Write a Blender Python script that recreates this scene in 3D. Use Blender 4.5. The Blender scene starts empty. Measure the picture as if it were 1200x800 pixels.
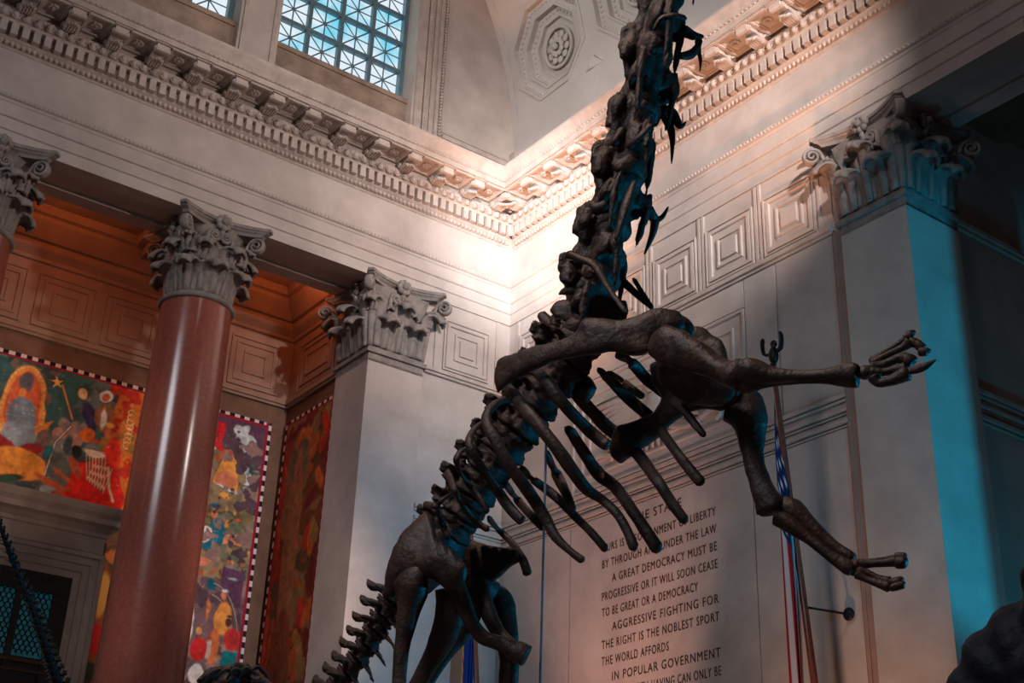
import bpy, bmesh, math, random
import numpy as np
from mathutils import Vector, Matrix, noise
random.seed(7)
rng = np.random.default_rng(5)
SC = bpy.context.scene
COL = SC.collection
FZ = 0.75                      # floor level while building; the whole hall is lowered by this at the end
V = Vector
PI = math.pi

# ------------------------------------------------------------------ camera
CAMF = 1548.16                 # focal length in pixels of a 1200 px wide frame
YAW, PITCH, ROLL = (math.radians(a) for a in (54.3637, 25.8577, 2.21344))
CAMP = V((-15.1336, -21.20096, 1.6))
fw = V((math.cos(PITCH) * math.cos(YAW), math.cos(PITCH) * math.sin(YAW), math.sin(PITCH)))
rt = fw.cross(V((0, 0, 1))).normalized()
up = rt.cross(fw)
rt, up = rt * math.cos(ROLL) + up * math.sin(ROLL), -rt * math.sin(ROLL) + up * math.cos(ROLL)
cd = bpy.data.cameras.new('camera')
cam = bpy.data.objects.new('camera', cd)
COL.objects.link(cam)
cd.sensor_fit = 'HORIZONTAL'
cd.sensor_width = 36.0
cd.lens = CAMF / 1200 * 36.0
cd.clip_start = 0.05
cd.clip_end = 300
M3 = Matrix((rt, up, -fw)).transposed()
cam.matrix_world = Matrix.Translation(CAMP) @ M3.to_4x4()
SC.camera = cam

# ------------------------------------------------------------------ view, world, lights
SC.view_settings.view_transform = 'Standard'
SC.view_settings.look = 'None'
SC.view_settings.exposure = 0.0
SC.view_settings.gamma = 1.0
SC.view_settings.use_curve_mapping = False
w = bpy.data.worlds.new('hall_air')
SC.world = w
w.use_nodes = True
w.node_tree.nodes['Background'].inputs[0].default_value = (0.62, 0.60, 0.66, 1)
w.node_tree.nodes['Background'].inputs[1].default_value = 0.022


def aim(o, tgt):
    d = V(tgt) - o.location
    o.rotation_euler = d.to_track_quat('-Z', 'Y').to_euler()


def light(name, kind, loc, tgt, power, color, size=0.3, angle=40, blend=0.6, size_y=None):
    l = bpy.data.lights.new(name, kind)
    l.energy = power
    l.color = color
    if kind == 'AREA':
        l.size = size
        if size_y:
            l.shape = 'RECTANGLE'
            l.size_y = size_y
    else:
        l.shadow_soft_size = size
    if kind == 'SPOT':
        l.spot_size = math.radians(angle)
        l.spot_blend = blend
    o = bpy.data.objects.new(name, l)
    COL.objects.link(o)
    o.location = loc
    if tgt is not None:
        aim(o, tgt)
    return o


# unseen area lamp added high at the side as general daylight, no window there
light('daylight_side_fill', 'AREA', (-27, -14, 21), (-5, -1, 13), 1700, (0.90, 0.92, 1.0), 7, size_y=6)
# spots for the lit patches of the hall, several added as unseen fills
light('corner_spot', 'SPOT', (-12.5, -13.0, 13.2), (-0.1, -1.3, 16.2), 26000, (0.91, 0.95, 1.0), 0.25, 19, 1.0)
light('corner_wash', 'SPOT', (-4.8, -16.6, 15.8), (-0.1, -2.4, 15.4), 8000, (0.98, 0.88, 0.86), 0.15, 46, 1.0)
light('frieze_wash', 'SPOT', (-3.2, -11.0, 14.2), (-9.5, 0, 15.2), 1300, (1.0, 0.86, 0.82), 0.3, 84, 1.0)
light('attic_wash', 'SPOT', (-10.0, -13.5, 19.5), (-4.0, 0, 19.6), 2300, (1.0, 0.88, 0.83), 0.3, 62, 1.0)
light('cornice_uplight', 'SPOT', (-2.2, -3.4, 8.6), (-0.9, -2.6, 17.2), 3600, (1.0, 0.42, 0.20), 0.3, 46, 1.0)
light('cornice_uplight', 'SPOT', (-2.6, -8.6, 8.6), (-1.0, -8.0, 17.2), 2200, (1.0, 0.46, 0.24), 0.3, 46, 1.0)
light('vault_wash', 'SPOT', (-18, -6.0, 18.6), (-0.4, -4.2, 19.8), 4600, (1.0, 0.93, 0.91), 0.3, 48, 1.0)
light('blue_spot', 'SPOT', (-2.4, -21.0, 5.0), (0.9, -10.5, 9.4), 4200, (0.0, 0.34, 0.58), 0.35, 38, 0.5)
light('blue_fill', 'SPOT', (0.2, -12.7, 2.2), (2.3, -10.4, 8.6), 520, (0.0, 0.34, 0.56), 0.3, 56, 1.0)
light('blue_wash', 'SPOT', (-1.0, -19.5, 3.2), (-9.0, -14.2, 6.4), 3400, (0.0, 0.34, 0.66), 0.5, 52, 0.6)
light('cool_pier_spot', 'SPOT', (-5.2, -24.0, 4.0), (-3.0, 0, 8.2), 8500, (0.28, 0.64, 1.0), 0.35, 20, 1.0)
light('warm_floor_spot', 'SPOT', (-3.6, -4.4, 1.0), (0, -3.6, 8.6), 2000, (1.0, 0.50, 0.38), 0.2, 44, 1.0)
light('warm_pier_spot', 'SPOT', (-2.4, -9.2, 1.0), (0, -9.0, 4.6), 750, (1.0, 0.52, 0.32), 0.2, 52, 1.0)
light('skeleton_spot', 'SPOT', (-14.5, -13.5, 20.0), (-9.2, -13.6, 5.6), 2900, (1.0, 0.70, 0.56), 0.3, 32, 0.8)
for i, x in enumerate((-4.6, -9.2, -13.4)):
    light('portico_glow', 'POINT', (x, 1.6, 14.95), None, 24, (1.0, 0.27, 0.09), 0.12)
light('door_glow', 'SPOT', (-9.5, -6.0, 5.0), (-8.0, 3.6, 7.5), 420, (1.0, 0.86, 0.78), 0.25, 30, 1.0)
light('mural_glow', 'SPOT', (-10.0, -6.0, 7.5), (-8.6, 3.6, 11.3), 1200, (1.0, 0.66, 0.48), 0.25, 32, 1.0)
light('mural_glow', 'SPOT', (-4.6, -6.0, 6.0), (-4.7, 3.6, 9.0), 1350, (1.0, 0.66, 0.48), 0.25, 44, 1.0)


# ------------------------------------------------------------------ materials
def lin(c):
    return tuple((v / 255 / 12.92) if v / 255 <= 0.04045 else ((v / 255 + 0.055) / 1.055) ** 2.4 for v in c)


def mat(name, c1, c2=None, rough=0.6, scale=3.0, bump=0.0, bscale=30.0, metal=0.0, spec=0.4, detail=6, stretch=(1, 1, 1), c3=None):
    m = bpy.data.materials.new(name)
    m.use_nodes = True
    nt = m.node_tree
    b = nt.nodes['Principled BSDF']
    b.inputs['Roughness'].default_value = rough
    b.inputs['Metallic'].default_value = metal
    b.inputs['Specular IOR Level'].default_value = spec
    c1 = lin(c1)
    if c2 is None:
        b.inputs['Base Color'].default_value = (*c1, 1)
    tc = nt.nodes.new('ShaderNodeTexCoord')
    mp = nt.nodes.new('ShaderNodeMapping')
    mp.inputs['Scale'].default_value = stretch
    nt.links.new(tc.outputs['Object'], mp.inputs[0])
    if c2 is not None:
        n = nt.nodes.new('ShaderNodeTexNoise')
        n.inputs['Scale'].default_value = scale
        n.inputs['Detail'].default_value = detail
        n.inputs['Roughness'].default_value = 0.62
        nt.links.new(mp.outputs[0], n.inputs['Vector'])
        r = nt.nodes.new('ShaderNodeValToRGB')
        r.color_ramp.elements[0].position = 0.32
        r.color_ramp.elements[1].position = 0.68
        r.color_ramp.elements[0].color = (*c1, 1)
        r.color_ramp.elements[1].color = (*lin(c2), 1)
        if c3:
            e = r.color_ramp.elements.new(0.76)
            e.color = (*lin(c3), 1)
        nt.links.new(n.outputs['Fac'], r.inputs[0])
        nt.links.new(r.outputs[0], b.inputs['Base Color'])
    if bump:
        n2 = nt.nodes.new('ShaderNodeTexNoise')
        n2.inputs['Scale'].default_value = bscale
        n2.inputs['Detail'].default_value = 5
        nt.links.new(mp.outputs[0], n2.inputs['Vector'])
        bp = nt.nodes.new('ShaderNodeBump')
        bp.inputs['Strength'].default_value = bump
        bp.inputs['Distance'].default_value = 0.02
        nt.links.new(n2.outputs['Fac'], bp.inputs['Height'])
        nt.links.new(bp.outputs[0], b.inputs['Normal'])
    return m


def attr_mat(name, rough=0.7, spec=0.3):
    m = bpy.data.materials.new(name)
    m.use_nodes = True
    nt = m.node_tree
    b = nt.nodes['Principled BSDF']
    b.inputs['Roughness'].default_value = rough
    b.inputs['Specular IOR Level'].default_value = spec
    a = nt.nodes.new('ShaderNodeAttribute')
    a.attribute_name = 'paint'
    nt.links.new(a.outputs['Color'], b.inputs['Base Color'])
    return m


def emit_mat(name, col, strength):
    m = bpy.data.materials.new(name)
    m.use_nodes = True
    nt = m.node_tree
    for n in list(nt.nodes):
        nt.nodes.remove(n)
    out = nt.nodes.new('ShaderNodeOutputMaterial')
    e = nt.nodes.new('ShaderNodeEmission')
    tc = nt.nodes.new('ShaderNodeTexCoord')
    n = nt.nodes.new('ShaderNodeTexNoise')
    n.inputs['Scale'].default_value = 0.9
    n.inputs['Detail'].default_value = 3
    r = nt.nodes.new('ShaderNodeValToRGB')
    r.color_ramp.elements[0].position = 0.36
    r.color_ramp.elements[1].position = 0.52
    r.color_ramp.elements[0].color = (*lin(col[0]), 1)
    r.color_ramp.elements[1].color = (*lin(col[1]), 1)
    nt.links.new(tc.outputs['Object'], n.inputs['Vector'])
    nt.links.new(n.outputs['Fac'], r.inputs[0])
    nt.links.new(r.outputs[0], e.inputs[0])
    e.inputs[1].default_value = strength
    nt.links.new(e.outputs[0], out.inputs[0])
    return m


STONE = mat('limestone', (176, 163, 155), (200, 187, 178), 0.75, 1.2, 0.12, 60, spec=0.25)
STONE2 = mat('carved_limestone', (172, 157, 148), (196, 181, 170), 0.75, 4, 0.15, 50, spec=0.25)
CAPST = mat('dark_capital_stone', (118, 110, 106), (160, 149, 142), 0.75, 5, 0.25, 40, spec=0.25)  # capital stone, darker than the wall stone
PLASTER = mat('vault_plaster', (186, 178, 172), (200, 193, 187), 0.8, 0.8, 0.05, 40, spec=0.2)
ORANGE = mat('portico_plaster', (150, 120, 102), (168, 136, 116), 0.75, 2, 0.1, 40, spec=0.2)
BROWN = mat('brown_marble', (104, 74, 56), (128, 92, 70), 0.6, 2.5, 0.05, 40, spec=0.3)
GRANITE = mat('red_granite', (140, 76, 64), (160, 92, 76), 0.2, 14, 0.0, 40, spec=0.6, c3=(190, 150, 136), detail=9)
DKSTONE = mat('dark_door_stone', (120, 108, 102), (146, 132, 124), 0.7, 2, 0.1, 40, spec=0.25)
BONE = mat('dark_fossil_bone', (40, 29, 25), (80, 59, 50), 0.5, 5, 0.5, 26, spec=0.4, detail=8)
STEEL = mat('painted_steel', (118, 128, 134), None, 0.6)
IRON = mat('blackened_iron', (22, 24, 26), (36, 36, 38), 0.5, 8, metal=0.5)
LATT = mat('glare_tinted_window_metal', (96, 126, 138), (116, 142, 152), 0.5, 3, metal=0.2)  # blue-teal of the sky glare is put into the metal colour
SILL = mat('rough_sill_stone', (126, 110, 98), (176, 152, 134), 0.85, 2.2, 0.4, 20)
POLEM = mat('red_brown_wood_pole', (112, 62, 50), (132, 78, 62), 0.35, 4, spec=0.5)
LETTER = mat('incised_letter', (64, 40, 32), None, 0.8)
JOINT = mat('reddish_shaded_joint', (150, 118, 104), (164, 132, 118), 0.8, 3)  # reddish stone strip, with the shade of its recess put into the tone
TEAL = mat('teal_glass', (28, 96, 116), (46, 128, 146), 0.3, 6, spec=0.5)
TEAL.node_tree.nodes['Principled BSDF'].inputs['Emission Color'].default_value = (.03, .24, .32, 1)   # faint glow added to the glass to brighten the dark screen
TEAL.node_tree.nodes['Principled BSDF'].inputs['Emission Strength'].default_value = .05
GOLD = mat('dark_bronze', (58, 44, 30), (80, 60, 40), 0.4, 5, metal=0.6)
FLOORM = mat('marble_floor', (120, 108, 98), (150, 138, 126), 0.3, 1.2, spec=0.4)
DARKF = mat('dark_fabric', (16, 20, 30), (26, 30, 42), 0.6, 6, 0.2, 60, spec=0.3)
SKIN = mat('skin', (188, 140, 118), (198, 152, 130), 0.5, 8)
HAIR = mat('dark_hair', (24, 18, 16), (38, 28, 24), 0.5, 30, stretch=(1, 1, 6))
TROUS = mat('charcoal_trousers', (38, 38, 44), (48, 48, 54), 0.8, 20)
PAINT = attr_mat('mural_paint', 0.75, 0.2)
FLAGM = attr_mat('flag_cloth', 0.8, 0.15)
SKYG = emit_mat('bright_sky_behind_panes', ((120, 214, 240), (226, 240, 250)), 1.0)

# ------------------------------------------------------------------ mesh helpers


class MB:
    def __init__(s):
        s.v = []
        s.f = []

    def add(s, vs, fs):
        o = len(s.v)
        s.v += [tuple(p) for p in vs]
        s.f += [tuple(i + o for i in f) for f in fs]

    def box(s, x0, x1, y0, y1, z0, z1):
        x0, x1 = min(x0, x1), max(x0, x1)
        y0, y1 = min(y0, y1), max(y0, y1)
        z0, z1 = min(z0, z1), max(z0, z1)
        s.add([(x, y, z) for z in (z0, z1) for y in (y0, y1) for x in (x0, x1)],
              [(0, 2, 3, 1), (4, 5, 7, 6), (0, 1, 5, 4), (2, 6, 7, 3), (0, 4, 6, 2), (1, 3, 7, 5)])

    def obox(s, M, sx, sy, sz):
        pts = [M @ V((x * sx, y * sy, z * sz)) for z in (-.5, .5) for y in (-.5, .5) for x in (-.5, .5)]
        s.add(pts, [(0, 2, 3, 1), (4, 5, 7, 6), (0, 1, 5, 4), (2, 6, 7, 3), (0, 4, 6, 2), (1, 3, 7, 5)])

    def strip(s, rows, close=False):
        """rows: list of equally long point rows, joined by quads"""
        n = len(rows[0])
        vs = [p for r in rows for p in r]
        fs = []
        for i in range(len(rows) - 1):
            for j in range(n if close else n - 1):
                k = (j + 1) % n
                fs.append((i * n + j, i * n + k, (i + 1) * n + k, (i + 1) * n + j))
        s.add(vs, fs)

    def tube(s, pts, rad, n=8, flat=None, side=None, cap=True):
        """swept tube; rad per point (a number or (w,t)); side = the direction measured by t"""
        pts = [V(p) for p in pts]
        rows = []
        prev = None
        for i, p in enumerate(pts):
            t = (pts[min(i + 1, len(pts) - 1)] - pts[max(i - 1, 0)])
            t = t.normalized() if t.length > 1e-9 else V((0, 0, 1))
            if side is not None:
                b = V(side)
            elif prev is not None:
                b = prev
            else:
                b = V((0, 0, 1)) if abs(t.z) < 0.9 else V((1, 0, 0))
            b = (b - t * b.dot(t))
            b = b.normalized() if b.length > 1e-6 else t.orthogonal().normalized()
            prev = b
            a = t.cross(b)
            r = rad[i] if isinstance(rad, (list, tuple)) and len(rad) == len(pts) else rad
            rw, rb = r if isinstance(r, (tuple, list)) else (r, r)
            rows.append([p + a * (math.cos(2 * PI * k / n) * rw) + b * (math.sin(2 * PI * k / n) * rb) for k in range(n)])
        o = len(s.v)
        s.strip(rows, True)
        if cap:
            m = len(rows)
            s.add([pts[0], pts[-1]], [])
            e = len(s.v)
            for k in range(n):
                s.f.append((o + (k + 1) % n, o + k, e - 2))
                s.f.append((o + (m - 1) * n + k, o + (m - 1) * n + (k + 1) % n, e - 1))

    def blob(s, c, r, n=8, m=6):
        """ellipsoid"""
        c = V(c)
        rx, ry, rz = r if isinstance(r, (tuple, list)) else (r, r, r)
        rows = []
        for i in range(m + 1):
            a = PI * (i / m) * 0.998 + 0.001
            rows.append([c + V((rx * math.sin(a) * math.cos(2 * PI * k / n), ry * math.sin(a) * math.sin(2 * PI * k / n), -rz * math.cos(a))) for k in range(n)])
        s.strip(rows, True)

    def lathe(s, prof, c=(0, 0, 0), n=32):
        c = V(c)
        s.strip([[c + V((r * math.cos(2 * PI * k / n), r * math.sin(2 * PI * k / n), z)) for k in range(n)] for r, z in prof], True)

    def prism(s, poly, fn, d0, d1):
        """poly (u,v) list, fn(u,v,d) -> point"""
        n = len(poly)
        s.add([fn(u, v, d0) for u, v in poly] + [fn(u, v, d1) for u, v in poly],
              [tuple(range(n - 1, -1, -1)), tuple(range(n, 2 * n))] + [(i, (i + 1) % n, n + (i + 1) % n, n + i) for i in range(n)])


def org(o):
    p = V((0, 0, 0))
    while o is not None:
        p += o.location
        o = o.parent
    return p


def mesh_from(mb, name, off=V((0, 0, 0)), smooth=False, recalc=True):
    me = bpy.data.meshes.new(name)
    me.from_pydata([tuple(V(p) - off) for p in mb.v], [], mb.f)
    me.validate()
    if recalc:
        bm = bmesh.new()
        bm.from_mesh(me)
        bmesh.ops.remove_doubles(bm, verts=bm.verts, dist=1e-5)
        bmesh.ops.recalc_face_normals(bm, faces=bm.faces)
        bm.to_mesh(me)
        bm.free()
    if smooth:
        me.polygons.foreach_set('use_smooth', [True] * len(me.polygons))
    return me


def obj(name, mb, m, parent=None, smooth=False, recalc=True):
    off = org(parent) if parent else V((0, 0, 0))
    me = mesh_from(mb, name, off, smooth, recalc) if isinstance(mb, MB) else mb
    o = bpy.data.objects.new(name, me)
    COL.objects.link(o)
    if m:
        me.materials.clear()
        me.materials.append(m)
    if parent:
        o.parent = parent
    return o


def thing(name, label, cat, loc=(0, 0, 0), group=None, kind=None):
    o = bpy.data.objects.new(name, None)
    COL.objects.link(o)
    o.empty_display_size = 0.2
    o.location = loc
    tag(o, label, cat, group, kind)
    return o


def tag(o, label=None, cat=None, group=None, kind=None):
    if label:
        o['label'] = label
    if cat:
        o['category'] = cat
    if group:
        o['group'] = group
    if kind:
        o['kind'] = kind
    return o


def struct(name, mb, m, parent=None, label=None, cat=None, smooth=False):
    o = obj(name, mb, m, parent, smooth)
    if parent is None:
        tag(o, label, cat, None, 'structure')
    return o


def copy_tree(o, loc=None, parent=None):
    c = o.copy()
    COL.objects.link(c)
    if parent:
        c.parent = parent
    if loc is not None:
        c.location = loc
    for ch in [x for x in bpy.data.objects if x.parent == o]:
        copy_tree(ch, None, c)
    return c


def remeshed(mb, name, voxel, off=V((0, 0, 0)), smooth_it=2, amp=0.0, freq=4.0, seed=0, off2=None):
    """fuse the shapes of mb into one continuous surface"""
    me = mesh_from(mb, name, off)
    o = bpy.data.objects.new('work', me)
    COL.objects.link(o)
    md = o.modifiers.new('r', 'REMESH')
    md.mode = 'VOXEL'
    md.voxel_size = voxel
    if smooth_it:
        sm = o.modifiers.new('s', 'SMOOTH')
        sm.iterations = smooth_it
        sm.factor = 0.5
    dg = bpy.context.evaluated_depsgraph_get()
    new = bpy.data.meshes.new_from_object(o.evaluated_get(dg))
    new.name = name
    bpy.data.objects.remove(o)
    bpy.data.meshes.remove(me)
    if amp:
        sv = V((seed * 7.3, seed * 3.1, seed * 1.7))
        new.calc_normals_split() if hasattr(new, 'calc_normals_split') else None
        ns = [v.normal.copy() for v in new.vertices]
        for v, nn in zip(new.vertices, ns):
            v.co += nn * (noise.fractal(v.co * freq + sv, 0.9, 2.0, 3) * amp)
    new.polygons.foreach_set('use_smooth', [True] * len(new.polygons))
    return new


def catmull(pts, per=6):
    """pts: list of tuples (any dimension) -> smoothed list"""
    P = [np.array(p, float) for p in pts]
    if len(P) < 3:
        return [P[0] + (P[-1] - P[0]) * i / per for i in range(per + 1)]
    out = []
    for i in range(len(P) - 1):
        p0 = P[max(i - 1, 0)]
        p1 = P[i]
        p2 = P[i + 1]
        p3 = P[min(i + 2, len(P) - 1)]
        for k in range(per):
            t = k / per
            out.append(0.5 * ((2 * p1) + (-p0 + p2) * t + (2 * p0 - 5 * p1 + 4 * p2 - p3) * t * t + (-p0 + 3 * p1 - 3 * p2 + p3) * t ** 3))
    out.append(P[-1])
    return out


def pxray(px, py):
    return fw * CAMF + rt * (px - 600) - up * (py - 400)


# wall frames: left wall lies on y=0 (a = x), right wall on x=0 (a = y); p = projection into the hall
def LW(a, z, p):
    return V((a, -p, z))


def RW(a, z, p):
    return V((-p, a, z))


def wbox(mb, fn, a0, a1, z0, z1, p0, p1):
    A, B = fn(a0, z0, p0), fn(a1, z1, p1)
    mb.box(A.x, B.x, A.y, B.y, A.z, B.z)


def frame(mb, fn, a0, a1, z0, z1, prof, fill=True):
    """nested rectangles: prof = [(inset, p), ...]"""
    rows = []
    for d, p in prof:
        rows.append([fn(a0 + d, z0 + d, p), fn(a1 - d, z0 + d, p), fn(a1 - d, z1 - d, p), fn(a0 + d, z1 - d, p)])
    mb.strip(rows, True)
    if fill:
        mb.add(rows[-1], [(0, 1, 2, 3)])


# ------------------------------------------------------------------ the hall's shell
XL, YR = -23.0, -38.0
fl = MB()
fl.box(XL - 3, 12, YR - 2, 8, FZ - 0.3, FZ)
struct('floor', fl, FLOORM)

# lower wall on the right (solid stretch between corner and right pilaster)
wr = MB()
wr.box(0, 1.2, -9.05, 0.6, FZ, 14.60)
wr.box(0.03, 1.2, -9.215, -9.05, FZ, 14.6)
wall_right = struct('wall_right', wr, STONE)
wl = MB()
wl.box(-2.18, 0.3, 0, 1.2, FZ, 14.60)
wall_left = struct('wall_left', wl, STONE)


def panel_band(mb, fn, a_from, a_to, n):
    """row of square nested panels between ledge and architrave, with reeded strips between"""
    pitch = (a_to - a_from) / n
    for i in range(n):
        c = a_from + pitch * (i + 0.5)
        h = 0.585
        zc = 13.62
        d = 1 if pitch > 0 else -1
        a0, a1 = (c - h, c + h)
        frame(mb, fn, a0, a1, zc - h, zc + h,
              [(0, 0), (0, .05), (.035, .05), (.045, .015), (.06, .015), (.07, .05), (.14, .05), (.15, .01), (.27, .01), (.28, .045), (.32, .045), (.33, .012), (.40, .012), (.41, .05)])
    for i in range(n + 1):
        c = a_from + pitch * i
        for k in (-.05, .05):
            if (i == 0 and k * pitch < 0) or (i == n and k * pitch > 0):
                continue
            wbox(mb, fn, c + k - .028, c + k + .028, 12.98, 14.56, 0, .035)


def stone_band(mb, fn, a0, a1):
    """moulding lines below the frame panel"""
    for z0, z1, p in ((9.93, 10.0, .06), (9.86, 9.90, .04), (9.70, 9.76, .05), (9.64, 9.67, .03), (9.50, 9.565, .06), (9.44, 9.47, .03)):
        wbox(mb, fn, a0, a1, z0, z1, 0, p)


def ledge(mb, fn, a0, a1):
    wbox(mb, fn, a0, a1, 12.90, 12.98, 0, .10)
    wbox(mb, fn, a0, a1, 12.84, 12.90, 0, .06)


pr_ = MB()
panel_band(pr_, RW, -8.86, -0.30, 6)
o = struct('wall_panels', pr_, STONE, wall_right)
lr = MB()
ledge(lr, RW, -9.05, -0.0)
stone_band(lr, RW, -9.05, 0)
struct('ledge_moulding', lr, STONE2, wall_right)
pl_ = MB()
panel_band(pl_, LW, -1.96, -0.30, 1)
struct('wall_panels', pl_, STONE, wall_left)
ll = MB()
ledge(ll, LW, -2.15, 0)
stone_band(ll, LW, -2.15, 0)
struct('ledge_moulding', ll, STONE2, wall_left)

# big nested frame round the eagle and ashlar slabs of the right wall
fr = MB()
frame(fr, RW, -7.0, -2.3, 10.02, 12.27,
      [(0, 0), (0, .05), (.05, .05), (.06, .01), (.27, .01), (.28, .045), (.32, .045), (.33, .008), (.50, .008), (.51, .05), (.55, .05), (.56, .012)])
struct('frame_moulding', fr, STONE, wall_right)
sl = MB()
for a0, a1 in ((-9.03, -7.79), (-7.74, -7.03), (-2.27, -0.02)):
    wbox(sl, RW, a0, a1, 10.02, 12.82, 0, .03)
    wbox(sl, RW, a0, a1, FZ, 9.42, 0, .03)
wbox(sl, RW, -7.0, -2.3, FZ, 9.42, 0, .024)
wbox(sl, RW, -7.0, -2.3, 12.30, 12.82, 0, .03)
struct('ashlar_slab', sl, STONE, wall_right)
jt = MB()
wbox(jt, RW, -9.12, -9.05, FZ, 12.84, 0, .045)
wbox(jt, RW, -9.215, -9.12, FZ, 12.84, -.03, .03)
struct('joint_strip', jt, JOINT, wall_right)

# eagle relief inside the frame
er = MB()
for s in (-1, 1):
    for k in range(9):
        f = k / 8
        root = V((-.02, -4.65 + s * (.30 + .10 * f), 11.25 - .35 * f))
        tip = V((-.03, -4.65 + s * (1.75 - .55 * f), 11.60 - 1.15 * f))
        mid = (root + tip) / 2 + V((-.05, 0, .12))
        er.tube(catmull([root, mid, tip], 4), [(.05 + .035 * math.sin(PI * min(i / 8 + .15, 1)), .035) for i in range(9)], 6, side=(1, 0, 0))
    for k in range(6):
        f = k / 5
        er.blob((-.03, -4.65 + s * (.42 + .9 * f), 11.36 + .12 * f), (.05, .14, .09))
er.blob((-.04, -4.65, 11.0), (.12, .30, .48))
er.blob((-.06, -4.62, 11.62), (.10, .14, .16))
er.tube([(-.1, -4.75, 11.62), (-.12, -4.88, 11.60), (-.12, -4.93, 11.52)], [.05, .035, .012], 6)
for s in (-1, 1):
    er.tube(catmull([(-.03, -4.65 + s * .2, 10.75), (-.06, -4.65 + s * .9, 10.50), (-.05, -4.65 + s * 1.5, 10.62), (-.04, -4.65 + s * 1.72, 10.52), (-.04, -4.65 + s * 1.6, 10.42)], 5), .05, 6)
for k in range(5):
    er.tube([(-.03, -4.65 + (k - 2) * .10, 10.75), (-.05, -4.65 + (k - 2) * .17, 10.36)], [.06, .03], 6)
struct('eagle_relief', er, STONE2, wall_right, smooth=True)

# inscription
LINES = [("THE STATE", -4.05, -5.33, 9.165, .16), ("OURS IS A GOVERNMENT OF LIBERTY", -3.22, -6.15, 8.80, .15), ("BY THROUGH AND UNDER THE LAW", -3.22, -6.15, 8.50, .15),
         ("A GREAT DEMOCRACY MUST BE", -3.50, -6.15, 8.20, .15), ("PROGRESSIVE OR IT WILL SOON CEASE", -3.22, -6.15, 7.90, .15),
         ("TO BE GREAT OR A DEMOCRACY", -3.22, -5.68, 7.61, .15), ("AGGRESSIVE FIGHTING FOR", -3.50, -6.15, 7.32, .15),
         ("THE RIGHT IS THE NOBLEST SPORT", -3.22, -6.15, 7.03, .15), ("THE WORLD AFFORDS", -3.22, -4.95, 6.74, .15),
         ("IN POPULAR GOVERNMENT", -3.50, -6.15, 6.45, .15), ("RESULTS WORTH HAVING CAN ONLY BE", -3.22, -6.15, 6.16, .15)]
for txt, y0, y1, zc, hh in LINES:
    cu = bpy.data.curves.new('line', 'FONT')
    cu.body = txt
    cu.size = 1.0
    cu.extrude = 0.03
    cu.offset = -0.004
    cu.space_character = 1.18
    cu.resolution_u = 3
    o = bpy.data.objects.new('work', cu)
    COL.objects.link(o)
    me = bpy.data.meshes.new_from_object(o.evaluated_get(bpy.context.evaluated_depsgraph_get()))
    bpy.data.objects.remove(o)
    xs = [v.co.x for v in me.vertices]
    ys = [v.co.y for v in me.vertices]
    x0, x1, yb, yt = min(xs), max(xs), min(ys), max(ys)
    for v in me.vertices:
        c = v.co.copy()
        v.co = V((-.026 - c.z * .2, y0 + (c.x - x0) / (x1 - x0) * (y1 - y0), zc - hh / 2 + (c.y - yb) / (yt - yb) * hh))
    obj('inscription_line', me, LETTER, wall_right)

# ------------------------------------------------------------------ entablature


def run(mb, prof, x_end=XL, y_end=YR, back=False):
    """moulding along both walls with a mitred corner"""
    rows = [[V((x_end, -p, z)) for p, z in prof], [V((-p, -p, z)) for p, z in prof], [V((-p, y_end, z)) for p, z in prof]]
    mb.strip(rows)


ar = MB()
run(ar, [(-1.3, 14.62), (-.95, 14.62), (-.95, 14.68), (-.35, 14.68), (-.35, 14.62), (0, 14.62), (0, 14.85), (.012, 14.86), (.03, 14.87), (.03, 15.10), (.045, 15.11), (.06, 15.13), (.06, 15.38),
         (.08, 15.40), (.09, 15.44), (.13, 15.46), (.135, 15.53), (.11, 15.57), (.0, 15.585), (0, 16.48)])
run(ar, [(-1.3, 14.62), (-1.3, 16.5)])
run(ar, [(0, 14.575), (.035, 14.575), (.035, 14.62), (0, 14.625)], x_end=-1.9, y_end=-8.7)
architrave = struct('trim_1', ar, STONE, label='plain frieze and stepped architrave beam running round the hall', cat='architrave')
bd = MB()
for fn, end in ((LW, XL), (RW, YR)):
    L = 11.5 if fn is LW else 17.0
    nb = int(L / .085)
    for i in range(nb):
        a = -.15 - i * .085
        c = fn(a, 15.495, .125)
        bd.blob(c, (.030, .026, .036) if fn is LW else (.026, .030, .036), 6, 4)
    nb = int(L / .05)
    for i in range(nb):
        a = -.1 - i * .05
        c = fn(a, 15.115, .045)
        bd.blob(c, .018, 5, 3)
o = struct('bead_moulding', bd, STONE2, architrave)

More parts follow.
